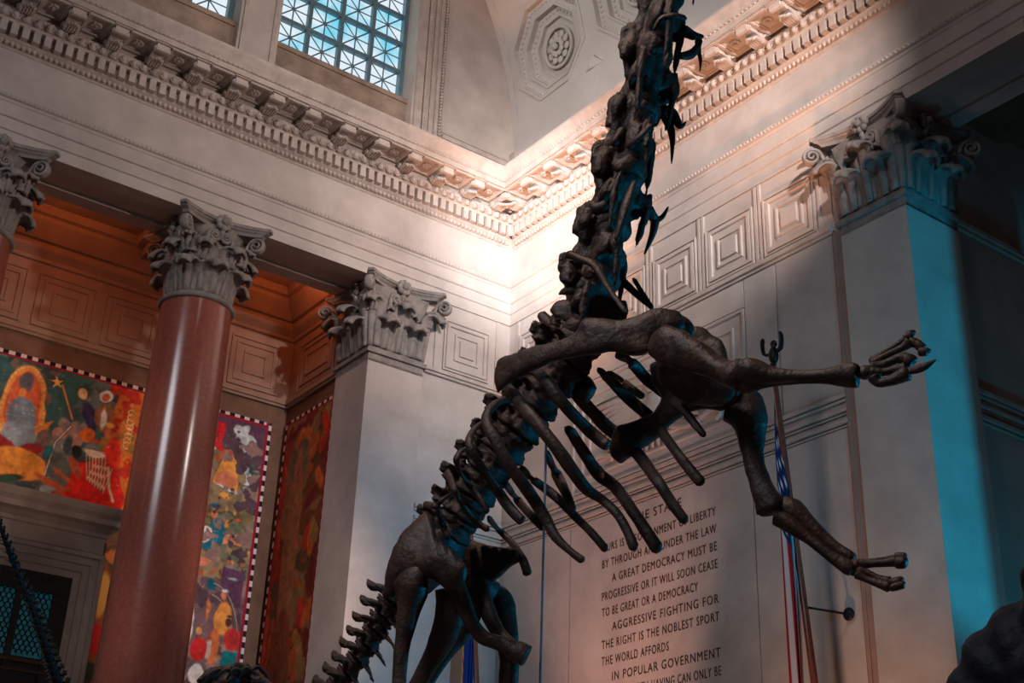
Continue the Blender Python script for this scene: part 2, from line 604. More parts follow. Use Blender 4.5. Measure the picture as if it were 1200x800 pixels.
co = MB()
run(co, [(0, 16.47), (.03, 16.49), (.03, 16.52), (.10, 16.58), (.16, 16.62), (.17, 16.64), (.17, 16.88), (.30, 16.88), (.31, 16.90), (.31, 16.93), (.34, 16.95), (.40, 17.05), (.42, 17.08), (.36, 17.08),
         (.36, 17.25), (1.03, 17.25), (1.05, 17.24), (1.05, 17.36), (1.08, 17.37), (1.08, 17.40), (1.06, 17.42), (1.08, 17.46), (1.13, 17.54), (1.17, 17.60), (1.19, 17.64), (1.19, 17.69), (1.10, 17.70), (0, 17.78)])
cornice = struct('trim_2', co, STONE2, label='projecting carved cornice with dentils and brackets round the hall', cat='cornice')
PITCHM = 0.81
dn, eg, lf, rs = MB(), MB(), MB(), MB()
for fn, L in ((LW, 11.6), (RW, 17.0)):
    n = int(L / (PITCHM / 4))
    for i in range(n):
        a = -.30 - i * PITCHM / 4
        wbox(dn, fn, a - .062, a + .062, 16.645, 16.88, .16, .30)
        c = fn(a - .05, 17.0, .395)
        eg.blob(c, (.058, .045, .075) if fn is LW else (.045, .058, .075), 8, 5)
        # shell round each egg and dart between
        arc = [fn(a - .05 + .078 * math.cos(t), 17.02 - .095 * math.sin(t), .385) for t in np.linspace(0, PI, 7)]
        eg.tube(arc, .014, 4)
        eg.tube([fn(a + .05, 17.07, .40), fn(a + .05, 16.93, .34)], [.018, .006], 4)
        for k in range(2):
            aa = a + (k - .5) * .1
            lf.blob(fn(aa, 16.565, .10), (.04, .035, .05) if fn is LW else (.035, .04, .05), 6, 4)
        lf.blob(fn(a, 17.385, 1.085), (.03, .018, .02), 5, 3)
        lf.blob(fn(a + .1, 17.385, 1.085), (.03, .018, .02), 5, 3)
obj('dentil_course', dn, STONE2, cornice)
obj('egg_and_dart', eg, STONE2, cornice, smooth=True)
obj('leaf_moulding', lf, STONE2, cornice, smooth=True)


def modillion(fn, a):
    mb = MB()
    w_ = .125
    side = [(.36, 17.25), (.36, 17.10), (.42, 17.06), (.50, 17.055), (.60, 17.09), (.72, 17.14), (.82, 17.12), (.90, 17.09), (.95, 17.10), (.97, 17.15), (.97, 17.22), (1.0, 17.25)]
    mb.prism(side, lambda p, z, d: fn(a + d, z, p), -w_, w_)
    for s in (-1, 1):
        for (p, z, r) in ((.47, 17.135, .075), (.89, 17.155, .058)):
            mb.tube([fn(a + s * (w_ - .01), z, p), fn(a + s * (w_ + .028), z, p)], r, 10)
            mb.tube([fn(a + s * (w_ + .02), z, p), fn(a + s * (w_ + .045), z, p)], r * .45, 8)
    # acanthus under the bracket
    for k in range(-2, 3):
        pts = catmull([fn(a + k * .03, 17.07, .40), fn(a + k * .05, 17.04, .52), fn(a + k * .052, 17.06, .68), fn(a + k * .04, 17.02, .80 - abs(k) * .03), fn(a + k * .04, 16.99, .84 - abs(k) * .04)], 3)
        mb.tube(pts, [.022 + .014 * math.sin(PI * i / (len(pts) - 1)) for i in range(len(pts))], 5)
    frame(mb, lambda u, v, d: fn(a + u, 17.25 - d, v), -.165, .165, .36, 1.02, [(0, 0), (0, .03), (.02, .03)])
    return mb


rosette_cells = MB()
for fn, n0, L in ((LW, .62, 14), (RW, .62, 20)):
    proto = None
    for i in range(L):
        a = -.84 - i * PITCHM
        mo = obj('modillion', modillion(fn, a) if proto is None else proto.data, STONE2, cornice)
        if proto is None:
            proto = mo
            a0 = a
        else:
            mo.location = fn(a - a0, 0, 0)
        c = a - PITCHM / 2
        # coffer of the soffit, sunk by a raised rim, with a rosette
        frame(rosette_cells, lambda u, v, d: fn(c + u, 17.25 - d, v), -.235, .235, .40, 1.0, [(0, 0), (0, .05), (.045, .05), (.06, .025), (.085, .025), (.10, .0)], False)
        for k in range(8):
            t = k * PI / 4
            rosette_cells.blob(fn(c + .07 * math.cos(t), 17.235, .70 + .07 * math.sin(t)), (.042, .042, .03), 6, 4)
        rosette_cells.blob(fn(c, 17.225, .70), .04, 6, 4)
obj('coffer_rosettes', rosette_cells, STONE2, cornice)

# ------------------------------------------------------------------ lunette wall with the windows
W2 = (-6.30, -2.95)
W1 = (-10.75, -7.20)
ZS = 18.7
lun = MB()


def arch_z(x):
    d = 100.5 - (x + 10.1) ** 2
    return ZS + math.sqrt(max(d, 0))


def lun_strip(x0, x1, zlow=17.6, p=0.0, th=.9):
    n = 8
    xs = np.linspace(x0, x1, n + 1)
    for i in range(n):
        a, b = xs[i], xs[i + 1]
        za, zb = max(arch_z(a), zlow + .3), max(arch_z(b), zlow + .3)
        lun.add([(a, -p, zlow), (b, -p, zlow), (b, -p, zb), (a, -p, za), (a, th, zlow), (b, th, zlow), (b, th, zb), (a, th, za)],
                [(0, 1, 2, 3), (7, 6, 5, 4), (0, 4, 5, 1), (3, 2, 6, 7), (0, 3, 7, 4), (1, 5, 6, 2)])


lun_strip(-2.95, 0.25)
lun_strip(W1[1], W2[0])
lun_strip(-20.2, W1[0])
for x0, x1 in (W1, W2):
    lun.box(x0, x1, .25, .9, 17.6, 19.42)
wall_attic = struct('wall_lunette', lun, STONE)
sd = MB()
for x0, x1 in ((-2.90, -2.72), (-2.68, -2.58), (-2.36, -2.30)):
    sd.box(x0, x1, -.07, .01, 17.7, 27)
for x0, x1 in ((-2.50, -2.42),):
    sd.box(x0, x1, -.04, .01, 17.7, 27)
for x0, x1 in ((-7.14, -7.06), (-6.46, -6.38)):
    sd.box(x0, x1, -.05, .01, 17.7, 27)
for z in (20.3, 22.4, 24.5):
    pass
sd.box(-2.12, 0.1, -.06, .01, 18.62, 18.74)
sd.box(-2.12, 0.1, -.03, .01, 18.78, 18.84)
sd.box(-0.22, 0.1, -.22, .05, 18.70, 19.0)
obj('window_surround', sd, STONE2, wall_attic)
db = MB()
for i in range(110):
    z = 17.75 + i * .085
    db.blob((-2.20, -.03, z), (.05, .05, .036), 6, 4)
    db.blob((-2.63, -.07, z), (.02, .02, .036), 5, 3)
obj('beaded_surround', db, STONE2, wall_attic, smooth=True)


def window(name, x0, x1, flip=False):
    y = .52
    wn = thing(name, None, None, (x0, y, 19.4), kind='structure')
    g = MB()
    g.box(x0 + .02, x1 - .02, .62, .64, 19.42, 27)
    obj('window_pane', g, SKYG, wn)
    f = MB()
    zb = 19.55
    xa, xb = x0 + .10, x1 - .10
    pit = (xb - xa) / 4
    f.box(x0, xa + .0, y - .06, .62, 19.42, 27)
    f.box(xb, x1, y - .06, .62, 19.42, 27)
    f.box(x0, x1, y - .08, .62, 19.40, zb)
    for i in range(1, 4):
        f.box(xa + i * pit - .045, xa + i * pit + .045, y - .04, .60, zb, 27)
    for k in range(1, 10):
        f.box(xa, xb, y - .03, .60, zb + k * pit - .045, zb + k * pit + .045)
    obj('window_frame', f, LATT, wn)
    t = MB()
    for i in range(4):
        for k in range(9):
            cx_, cz_ = xa + (i + .5) * pit, zb + (k + .5) * pit
            h = pit / 2 - .03
            for dx, dz in ((1, 0), (0, 1), (1, 1), (1, -1)):
                t.tube([(cx_ - dx * h, y + .03, cz_ - dz * h), (cx_ + dx * h, y + .03, cz_ + dz * h)], .018, 4)
            t.blob((cx_, y + .02, cz_), (.05, .03, .05), 6, 4)
    obj('star_lattice', t, LATT, wn)
    s = MB()
    s.box(x0, x1, .18, .62, 19.30, 19.42)
    s.box(x0, x1, .22, .62, 17.7, 19.30)
    obj('window_sill', s, SILL, wn)


window('window_1', *W1)
window('window_2', *W2)

# ------------------------------------------------------------------ barrel vault with octagonal coffers
RV = 10.0


def VT(u, v, d):
    th = u / RV
    r = RV + d
    return V((-10.1 + r * math.cos(th), v, ZS + r * math.sin(th)))


va = MB()
OCT = [(2 * PI * (k + .5) / 8) for k in range(8)]


def octa(ap, sub=4):
    R_ = ap / math.cos(PI / 8)
    pts = []
    for k in range(8):
        a, b = OCT[k - 1], OCT[k]
        p, q_ = (R_ * math.cos(a), R_ * math.sin(a)), (R_ * math.cos(b), R_ * math.sin(b))
        for i in range(sub):
            pts.append((p[0] + (q_[0] - p[0]) * i / sub, p[1] + (q_[1] - p[1]) * i / sub))
    return pts


def cell(cu_, cv, half):
    base = octa(1.0)
    sq = []
    for x, y in base:
        m_ = half / max(abs(x), abs(y))
        sq.append((x * m_, y * m_))
    rows = [[VT(cu_ + a, cv + b, 0) for a, b in sq]]
    for ap, d in ((1.22, 0), (1.22, -.035), (1.16, -.035), (1.15, .10), (1.02, .13), (.93, .13), (.92, .10), (.87, .10), (.86, .24), (.74, .27), (.66, .27), (.655, .36), (.45, .36)):
        rows.append([VT(cu_ + a, cv + b, d) for a, b in octa(ap)])
    va.strip(rows, True)
    va.add(rows[-1], [tuple(range(len(base)))])


HALF = 1.415
NR, NC = 10, 13
VM = .225
for r in range(NR):
    for c in range(NC):
        cell(2.445 + r * 2 * HALF, -VM - HALF - c * 2 * HALF, HALF)
ulist = np.linspace(0, 2.445 - HALF, 5)
va.strip([[VT(u, v, 0) for u in ulist] for v in (0.2, -VM - NC * 2 * HALF)])
ulist = np.linspace(2.445 - HALF, 2.445 - HALF + NR * 2 * HALF, 41)
va.strip([[VT(u, v, 0) for u in ulist] for v in (0.2, -VM)])
ulist = np.linspace(2.445 - HALF + NR * 2 * HALF, PI * RV, 5)
va.strip([[VT(u, v, 0) for u in ulist] for v in (0.2, -VM - NC * 2 * HALF)])
ceiling = struct('ceiling', va, PLASTER)
sp = MB()
for prof in ([(-.1, 17.7), (.02, 17.7), (.02, 18.62), (.07, 18.64), (.07, 18.72), (.03, 18.74), (.03, 18.80), (.06, 18.82), (.06, 18.88), (-.1, 18.9)],):
    sp.strip([[V((-p, .0, z)) for p, z in prof], [V((-p, YR, z)) for p, z in prof]])
obj('springing_moulding', sp, PLASTER, ceiling)
rsm, orn = MB(), MB()
for r in range(2):
    for c in range(4):
        cu_, cv = 2.445 + r * 2 * HALF, -VM - HALF - c * 2 * HALF
        rsm.tube([VT(cu_ + .47 * math.cos(t), cv + .47 * math.sin(t), .30) for t in np.linspace(0, 2 * PI, 33)], .045, 6, cap=False)
        for k in range(10):
            t = 2 * PI * k / 10
            for rad, sz, d in ((.30, .105, .30), (.17, .085, .25)):
                t2 = t + (PI / 10 if rad < .2 else 0)
                rsm.blob(VT(cu_ + rad * math.cos(t2), cv + rad * math.sin(t2), d), (.05, sz, sz), 7, 5)
        rsm.blob(VT(cu_, cv, .2), .085, 8, 6)
        for ap, d, n_, sz in ((1.085, .115, 56, .042), (.80, .255, 42, .036)):
            pts = octa(ap, 1)
            P = [V((a, b)) for a, b in pts]
            per = n_ // 8
            for k in range(8):
                A_, B_ = P[k], P[(k + 1) % 8]
                for i in range(per):
                    q_ = A_ + (B_ - A_) * ((i + .5) / per)
                    orn.blob(VT(cu_ + q_.x, cv + q_.y, d), sz, 6, 4)
        for s in (1,):
            tri = [(2.445 - HALF + .06, cv - HALF + .28), (2.445 - HALF + .06, cv - HALF - .28), (2.445 - HALF + .34, cv - HALF)] if r == 0 else None
            if tri:
                for i in range(3):
                    A_, B_ = tri[i], tri[(i + 1) % 3]
                    orn.tube([VT(*A_, -.005), VT(*B_, -.005)], .02, 5)
obj('coffer_rosette', rsm, PLASTER, ceiling, smooth=True)
obj('coffer_beading', orn, PLASTER, ceiling, smooth=True)

# ------------------------------------------------------------------ left portico (recess behind the columns)
YB, XRT = 3.6, -3.40
pw = MB()
pw.box(XL, XRT + .3, YB, YB + .3, 12.90, 15.6)
wall_back = struct('wall_portico', pw, ORANGE)
pb = MB()
pb.box(XL, XRT + .3, YB + .02, YB + .3, FZ, 12.9)
obj('lower_wall', pb, BROWN, wall_back)
pwr = MB()
pwr.box(XRT, XRT + .3, 1.2, YB, 12.90, 15.6)
wall_ret = struct('wall_return', pwr, ORANGE)
pb = MB()
pb.box(XRT + .02, XRT + .3, 1.2, YB, FZ, 12.9)
obj('lower_wall', pb, BROWN, wall_ret)


def BW(a, z, p):
    return V((a, YB - p, z))


def RT(a, z, p):
    return V((XRT - p, a, z))


pp = MB()
for i in range(11):
    c = -4.30 - i * 1.42
    frame(pp, BW, c - .60, c + .60, 13.03, 14.2, [(0, 0), (0, .04), (.04, .04), (.05, .01), (.12, .01), (.13, .035), (.17, .035), (.18, .005), (.32, .005), (.33, .035), (.37, .035), (.38, .01)])
wbox(pp, BW, XL, XRT, 12.86, 12.97, 0, .09)
wbox(pp, BW, XL, XRT, 12.80, 12.86, 0, .05)
obj('wall_panels', pp, ORANGE, wall_back)
pp = MB()
frame(pp, RT, 1.55, 3.2, 13.03, 14.2, [(0, 0), (0, .04), (.04, .04), (.05, .01), (.12, .01), (.13, .035), (.17, .035), (.18, .005), (.32, .005), (.33, .035), (.37, .035), (.38, .01)])
wbox(pp, RT, 1.2, YB, 12.86, 12.97, 0, .09)
wbox(pp, RT, 1.2, YB, 12.80, 12.86, 0, .05)
obj('wall_panels', pp, ORANGE, wall_ret)
# crown moulding and ceiling of the portico
cr = MB()
prof = [(0, 14.40), (.05, 14.42), (.05, 14.50), (.16, 14.62), (.18, 14.66), (.18, 14.78), (.26, 14.80), (.40, 14.98), (.50, 15.10), (.50, 15.20), (.60, 15.22), (.62, 15.40)]
cr.strip([[V((XL, YB - p, z)) for p, z in prof], [V((XRT - p, YB - p, z)) for p, z in prof], [V((XRT - p, 1.3, z)) for p, z in prof]])
struct('trim_3', cr, ORANGE)
pc = MB()
pc.box(XL, XRT + .3, 1.2, YB + .3, 15.40, 15.6)
for i in range(5):
    x = -6.9 - i * 4.2
    pc.box(x - .45, x + .45, 1.3, YB, 15.0, 15.4)
    pc.box(x - .62, x + .62, 1.3, YB, 15.2, 15.4)
struct('ceiling_portico', pc, ORANGE)

# door in the portico's back wall
do = thing('door_1', None, None, (-9.2, YB, FZ), kind='structure')
df = MB()
XO = -7.42
rows = []
for d, p in ((0, 0), (0, .10), (.13, .10), (.14, .14), (.27, .14), (.28, .18), (.41, .18), (.42, .24), (.50, .24), (.52, .20), (.52, 0)):
    rows.append([BW(XO + d, FZ, p), BW(XO + d, 8.18 + d, p), BW(-10.98 - d, 8.18 + d, p), BW(-10.98 - d, FZ, p)])
df.strip(rows)
df.box(-11.4, XO + .48, YB - .12, YB + .02, 8.70, 9.05)
obj('door_frame', df, DKSTONE, do)
dc = MB()
prof = [(.10, 9.02), (.16, 9.05), (.17, 9.12), (.28, 9.20), (.40, 9.24), (.42, 9.34), (.50, 9.42), (.54, 9.52), (.54, 9.56), (0, 9.58)]
xe = XO + .48
dc.strip([[V((-11.4, YB - p, z)) for p, z in prof], [V((xe + (p - .1) * .7, YB - p, z)) for p, z in prof], [V((xe + (p - .1) * .7, YB + .02, z)) for p, z in prof]])
obj('door_cornice', dc, DKSTONE, do)
dg_ = MB()
dg_.box(-10.98, XO, YB - .01, YB + .018, FZ, 8.18)
obj('door_leaf', dg_, IRON, do)
gl = MB()
gl.box(-8.28, -7.72, YB - .03, YB - .012, 6.62, 7.82)
gl.box(-9.0, -8.40, YB - .03, YB - .012, 6.62, 7.82)
gl.box(-10.6, -9.1, YB - .03, YB - .012, 6.62, 7.82)
obj('door_glass', gl, TEAL, do)
gr = MB()
st = .105
for r in range(13):
    for k in range(27):
        x = -10.55 + k * st + (st / 2 if r % 2 else 0)
        z = 6.66 + r * st * .85
        if x > -7.74:
            continue
        gr.tube([(x + st / 2 * math.cos(t), YB - .045, z + st * .8 * math.sin(t)) for t in np.linspace(0, PI, 6)], .012, 4, cap=False)
gr.box(-8.40, -8.28, YB - .10, YB - .01, 5.0, 7.9)
gr.box(-10.98, XO, YB - .10, YB - .01, 7.82, 8.18)
gr.box(-7.72, XO, YB - .08, YB - .01, 5.0, 8.18)
obj('door_grille', gr, IRON, do)
tb = MB()
tb.box(-10.98, -7.62, YB - .16, YB - .01, 6.50, 6.56)
tb.box(-10.98, -7.62, YB - .12, YB - .01, 6.34, 6.38)
obj('door_transom', tb, GOLD, do)

# ------------------------------------------------------------------ right portico (dark, past the right pilaster)
rw = MB()
rw.box(1.27, 11.0, -10.42, -10.0, FZ, 15.6)
rw.box(11.0, 11.3, YR, -10.0, FZ, 15.6)
wr2 = struct('wall_right_portico', rw, STONE)


def RP(a, z, p):
    return V((a, -10.42 - p, z))


rl = MB()
ledge(rl, RP, 1.27, 11.0)
stone_band(rl, RP, 1.27, 11.0)
obj('ledge_moulding', rl, STONE2, wr2)
rc = MB()
rc.box(1.25, 11.3, YR, -10.0, 15.4, 15.6)
rc.box(2.0, 3.0, YR, -10.42, 15.2, 15.4)
struct('ceiling_right_portico', rc, BROWN)

# ------------------------------------------------------------------ Corinthian capitals, pilasters, columns


def leaf_mesh(w_, L_, t0, name, tipw=.5):
    n, m_ = 20, 12
    rows = []
    r, z = 0.0, 0.0
    for i in range(n + 1):
        t = i / n
        ang = .13 if t < t0 else .13 + (t - t0) / (1 - t0) * 2.75
        st_ = L_ / n
        if i:
            r += math.sin(ang) * st_
            z += math.cos(ang) * st_
        wt = w_ * (.62 + .46 * min(1, t / max(t0, .01)) ** 1.5)
        if t > .72:
            wt *= 1 - (t - .72) / .28 * (1 - tipw)
        wt *= 1 - .16 * abs(math.sin(t * PI * 5)) ** 2
        row = []
        for j in range(m_ + 1):
            u = j / m_ * 2 - 1
            rr = r - .34 * w_ * u * u + .024 * math.cos(u * PI * 3) * (1 - t * .4)
            zz_ = z - (.22 * w_ * u * u if t > t0 else .22 * w_ * u * u * (t / t0) ** 2)
            row.append(V((rr, u * wt, zz_)))
        rows.append(row)
    mb = MB()
    mb.strip(rows)
    inner = MB()
    me = mesh_from(mb, name)
    o = bpy.data.objects.new('work', me)
    COL.objects.link(o)
    sd_ = o.modifiers.new('s', 'SOLIDIFY')
    sd_.thickness = .045
    sd_.offset = -1
    new = bpy.data.meshes.new_from_object(o.evaluated_get(bpy.context.evaluated_depsgraph_get()))
    bpy.data.objects.remove(o)
    new.name = name
    new.polygons.foreach_set('use_smooth', [True] * len(new.polygons))
    new.materials.clear()
    new.materials.append(CAPST)
    return new


LEAF_L = leaf_mesh(.25, .92, .48, 'acanthus_leaf', .55)
LEAF_U = leaf_mesh(.23, 1.28, .64, 'acanthus_leaf_upper', .55)
LEAF_S = leaf_mesh(.16, .52, .5, 'acanthus_leaf_small', .55)


def abacus_mb(half=.97, z0=1.42, z1=1.6):
    mb = MB()

    def ring(hh, z):
        pts = []
        for s in range(4):
            a = s * PI / 2
            ca, sa = math.cos(a), math.sin(a)
            for k in range(-6, 7):
                u = k / 6
                y = u * (hh - .09)
                x = hh - .30 * (1 - u * u) * .8
                if abs(u) == 1:
                    x = hh
                pts.append(V((x * ca - y * sa, x * sa + y * ca, z)))
        return pts
    rows = [ring(half - .13, z0), ring(half - .10, z0 + .05), ring(half - .04, z0 + .085), ring(half - .04, z0 + .10), ring(half, z0 + .12), ring(half, z1)]
    mb.strip(rows, True)
    mb.add(rows[-1], [tuple(range(len(rows[-1])))])
    mb.add(rows[0], [tuple(range(len(rows[0]) - 1, -1, -1))])
    return mb


def volute_mb(r_in, r_out, z_base, z_c, rs, lat=.06):
    """scroll in the plane through the axis: stem from the bell to a spiral under the abacus corner"""
    mb = MB()
    pts = [(r_in, 0, z_base), (r_in + .05, 0, z_base + .22)]
    turns = 2.0
    N = 34
    for i in range(N + 1):
        t = i / N
        ang = PI * .98 - t * turns * 2 * PI
        rad = rs * (1 - t * .86)
        pts.append((r_out + rad * math.cos(ang), 0, z_c + rad * math.sin(ang)))
    rr = [(.045, lat)] * 2 + [(.035 * (1 - .6 * i / N) + .006, lat * (1 + .5 * i / N)) for i in range(N + 1)]
    mb.tube(pts, rr, 8, side=(0, 1, 0))
    return mb


def capital(parent, round_=True):
    """capital standing on z=13.0 of a support whose axis is at the parent's location"""
    b = MB()
    if round_:
        b.lathe([(.60, -.12), (.70, -.12), (.735, -.07), (.70, -.02), (.64, -.01), (.655, .02), (.62, .04), (.57, .08), (.54, .7), (.58, 1.05), (.68, 1.32), (.72, 1.43), (.2, 1.44)], n=40)
    else:
        for hh, z0, z1 in ((.65, -.3, -.12), (.71, -.12, -.05), (.69, -.05, -.02), (.65, -.02, .06)):
            b.box(-hh, hh, -hh, hh, z0, z1)
        rows = []
        for hh, z in ((.60, .0), (.58, .7), (.60, 1.05), (.66, 1.32), (.69, 1.43)):
            rows.append([V((x * hh, y * hh, z)) for x, y in ((-1, -1), (1, -1), (1, 1), (-1, 1))])
        b.strip(rows, True)
        b.add(rows[-1], [(0, 1, 2, 3)])
    off = V((0, 0, 13.0)) + org(parent) - V((0, 0, org(parent).z))
    b.v = [tuple(V(p) + off) for p in b.v]
    cap = obj('capital', b, CAPST, parent, smooth=round_)
    loc0 = off - org(parent)

    def put(me_or_mb, name, x, y, z, ang, sc=1.0):
        if isinstance(me_or_mb, MB):
            me = mesh_from(me_or_mb, name, smooth=True)
            me.materials.append(CAPST)
        else:
            me = me_or_mb
        o = bpy.data.objects.new(name, me)
        COL.objects.link(o)
        o.parent = cap
        o.location = loc0 + V((x, y, z))
        o.rotation_euler = (0, 0, ang)
        o.scale = (sc, sc, sc)
        return me

    vol = mesh_from(volute_mb(.62, 1.02, .55, 1.245, .165, .075), 'corner_volute', smooth=True)
    vol.materials.append(CAPST)
    hel = mesh_from(volute_mb(.10, .30, .65, 1.22, .125, .05), 'helix_scroll', smooth=True)
    hel.materials.append(CAPST)
    rb = MB()
    for k in range(8):
        t = k * PI / 4
        rb.blob((.0, .115 * math.cos(t), .115 * math.sin(t)), (.06, .07, .07), 7, 5)
    rb.blob((.05, 0, 0), (.07, .07, .07), 7, 5)
    rb.tube([(0, 0, -.05), (-.08, 0, -.35)], [.06, .035], 6)
    ros = mesh_from(rb, 'abacus_rosette', smooth=True)
    ros.materials.append(CAPST)
    for k in range(4):
        a = k * PI / 2
        d = a + PI / 4
        rc_ = .60 if round_ else .60
        off_r = 0.02 if round_ else .27
        put(vol, 'corner_volute', off_r * math.cos(d), off_r * math.sin(d), 0, d)
        put(LEAF_S, 'acanthus_leaf', (.78 if round_ else .98) * math.cos(d), (.78 if round_ else .98) * math.sin(d), .78, d, 1.15)
        fx = .66 if round_ else .66
        for s in (-1, 1):
            o_ = put(hel, 'helix_scroll', fx * math.cos(a) + .42 * s * -math.sin(a), fx * math.sin(a) + .42 * s * math.cos(a), 0, a - s * PI / 2, 1.0)
        put(ros, 'abacus_rosette', .76 * math.cos(a), .76 * math.sin(a), 1.50, a, 1.0)
        for s in (-1, 1):
            put(LEAF_S, 'acanthus_leaf', .63 * math.cos(a) - s * .26 * math.sin(a), .63 * math.sin(a) + s * .26 * math.cos(a), .66, a + s * .25, 1.0)
        if not round_:
            for s in (-1, 1):
                put(LEAF_L, 'acanthus_leaf', .64 * math.cos(a) - s * .32 * math.sin(a), .64 * math.sin(a) + s * .32 * math.cos(a), .04, a, 1.15)
            put(LEAF_U, 'acanthus_leaf', .64 * math.cos(a), .64 * math.sin(a), .04, a, 1.12)
            put(LEAF_U, 'acanthus_leaf', .86 * math.cos(d), .86 * math.sin(d), .04, d, 1.12)
    if round_:
        for k in range(8):
            a = k * PI / 4
            put(LEAF_L, 'acanthus_leaf', .585 * math.cos(a), .585 * math.sin(a), .04, a, 1.1)
            a += PI / 8
            put(LEAF_U, 'acanthus_leaf', .57 * math.cos(a), .57 * math.sin(a), .04, a, 1.1)
    ab = abacus_mb()
    ab.v = [tuple(V(p) + off) for p in ab.v]
    obj('abacus', ab, CAPST, parent)


def pilaster(loc, label):
    t = thing('pilaster', label, 'pilaster', loc, 'square corner piers under the architrave', 'thing')
    b = MB()
    x, y = loc[0], loc[1]
    b.box(x - .65, x + .65, y - .65, y + .65, FZ + .5, 12.75)
    obj('shaft', b, STONE, t)
    b = MB()
    for h_, z0, z1 in ((.80, FZ, FZ + .3), (.74, FZ + .3, FZ + .42), (.69, FZ + .42, FZ + .5)):
        b.box(x - h_, x + h_, y - h_, y + h_, z0, z1)
    obj('base', b, STONE, t)
    capital(t, False)
    return t


pil = pilaster((-2.84, .61, FZ), 'pale square stone pilaster with leafy capital beside the tall mural')
pil2 = copy_tree(pil, (.61, -9.875, FZ))
pil2['label'] = 'square stone pilaster with carved capital, one side lit blue, at right'


def column(loc, label):
    t = thing('granite_column', label, 'column', loc, 'round red granite columns', 'thing')
    x, y = loc[0], loc[1]
    b = MB()
    zz = np.linspace(0, 1, 24)
    b.lathe([(.665 + .125 * (1 - f) ** 0.9 - .02 * (1 - f) ** 8 * 0, FZ + .75 + f * (12.88 - FZ - .75)) for f in zz], (x, y, 0), 64)
    obj('shaft', b, GRANITE, t, smooth=True)
    b = MB()
    b.box(x - 1.05, x + 1.05, y - 1.05, y + 1.05, FZ, FZ + .25)
    b.lathe([(.3, FZ + .25), (1.0, FZ + .25), (1.05, FZ + .33), (1.0, FZ + .42), (.90, FZ + .44), (.86, FZ + .52), (.90, FZ + .58), (.94, FZ + .63), (.90, FZ + .69), (.80, FZ + .75)], (x, y, 0), 48)
    obj('base', b, CAPST, t)
    capital(t, True)
    return t


col1 = column((-6.92, .62, FZ), 'polished red granite column with carved capital in front of the murals')
col2 = copy_tree(col1, (-11.15, .62, FZ))
col2['label'] = 'red granite column cut off by the left edge, only its capital showing'
col3 = copy_tree(col1, (.62, -14.0, FZ))
col3['label'] = 'column at the upper right edge, only its abacus corner showing'

# ------------------------------------------------------------------ murals (painted canvases)


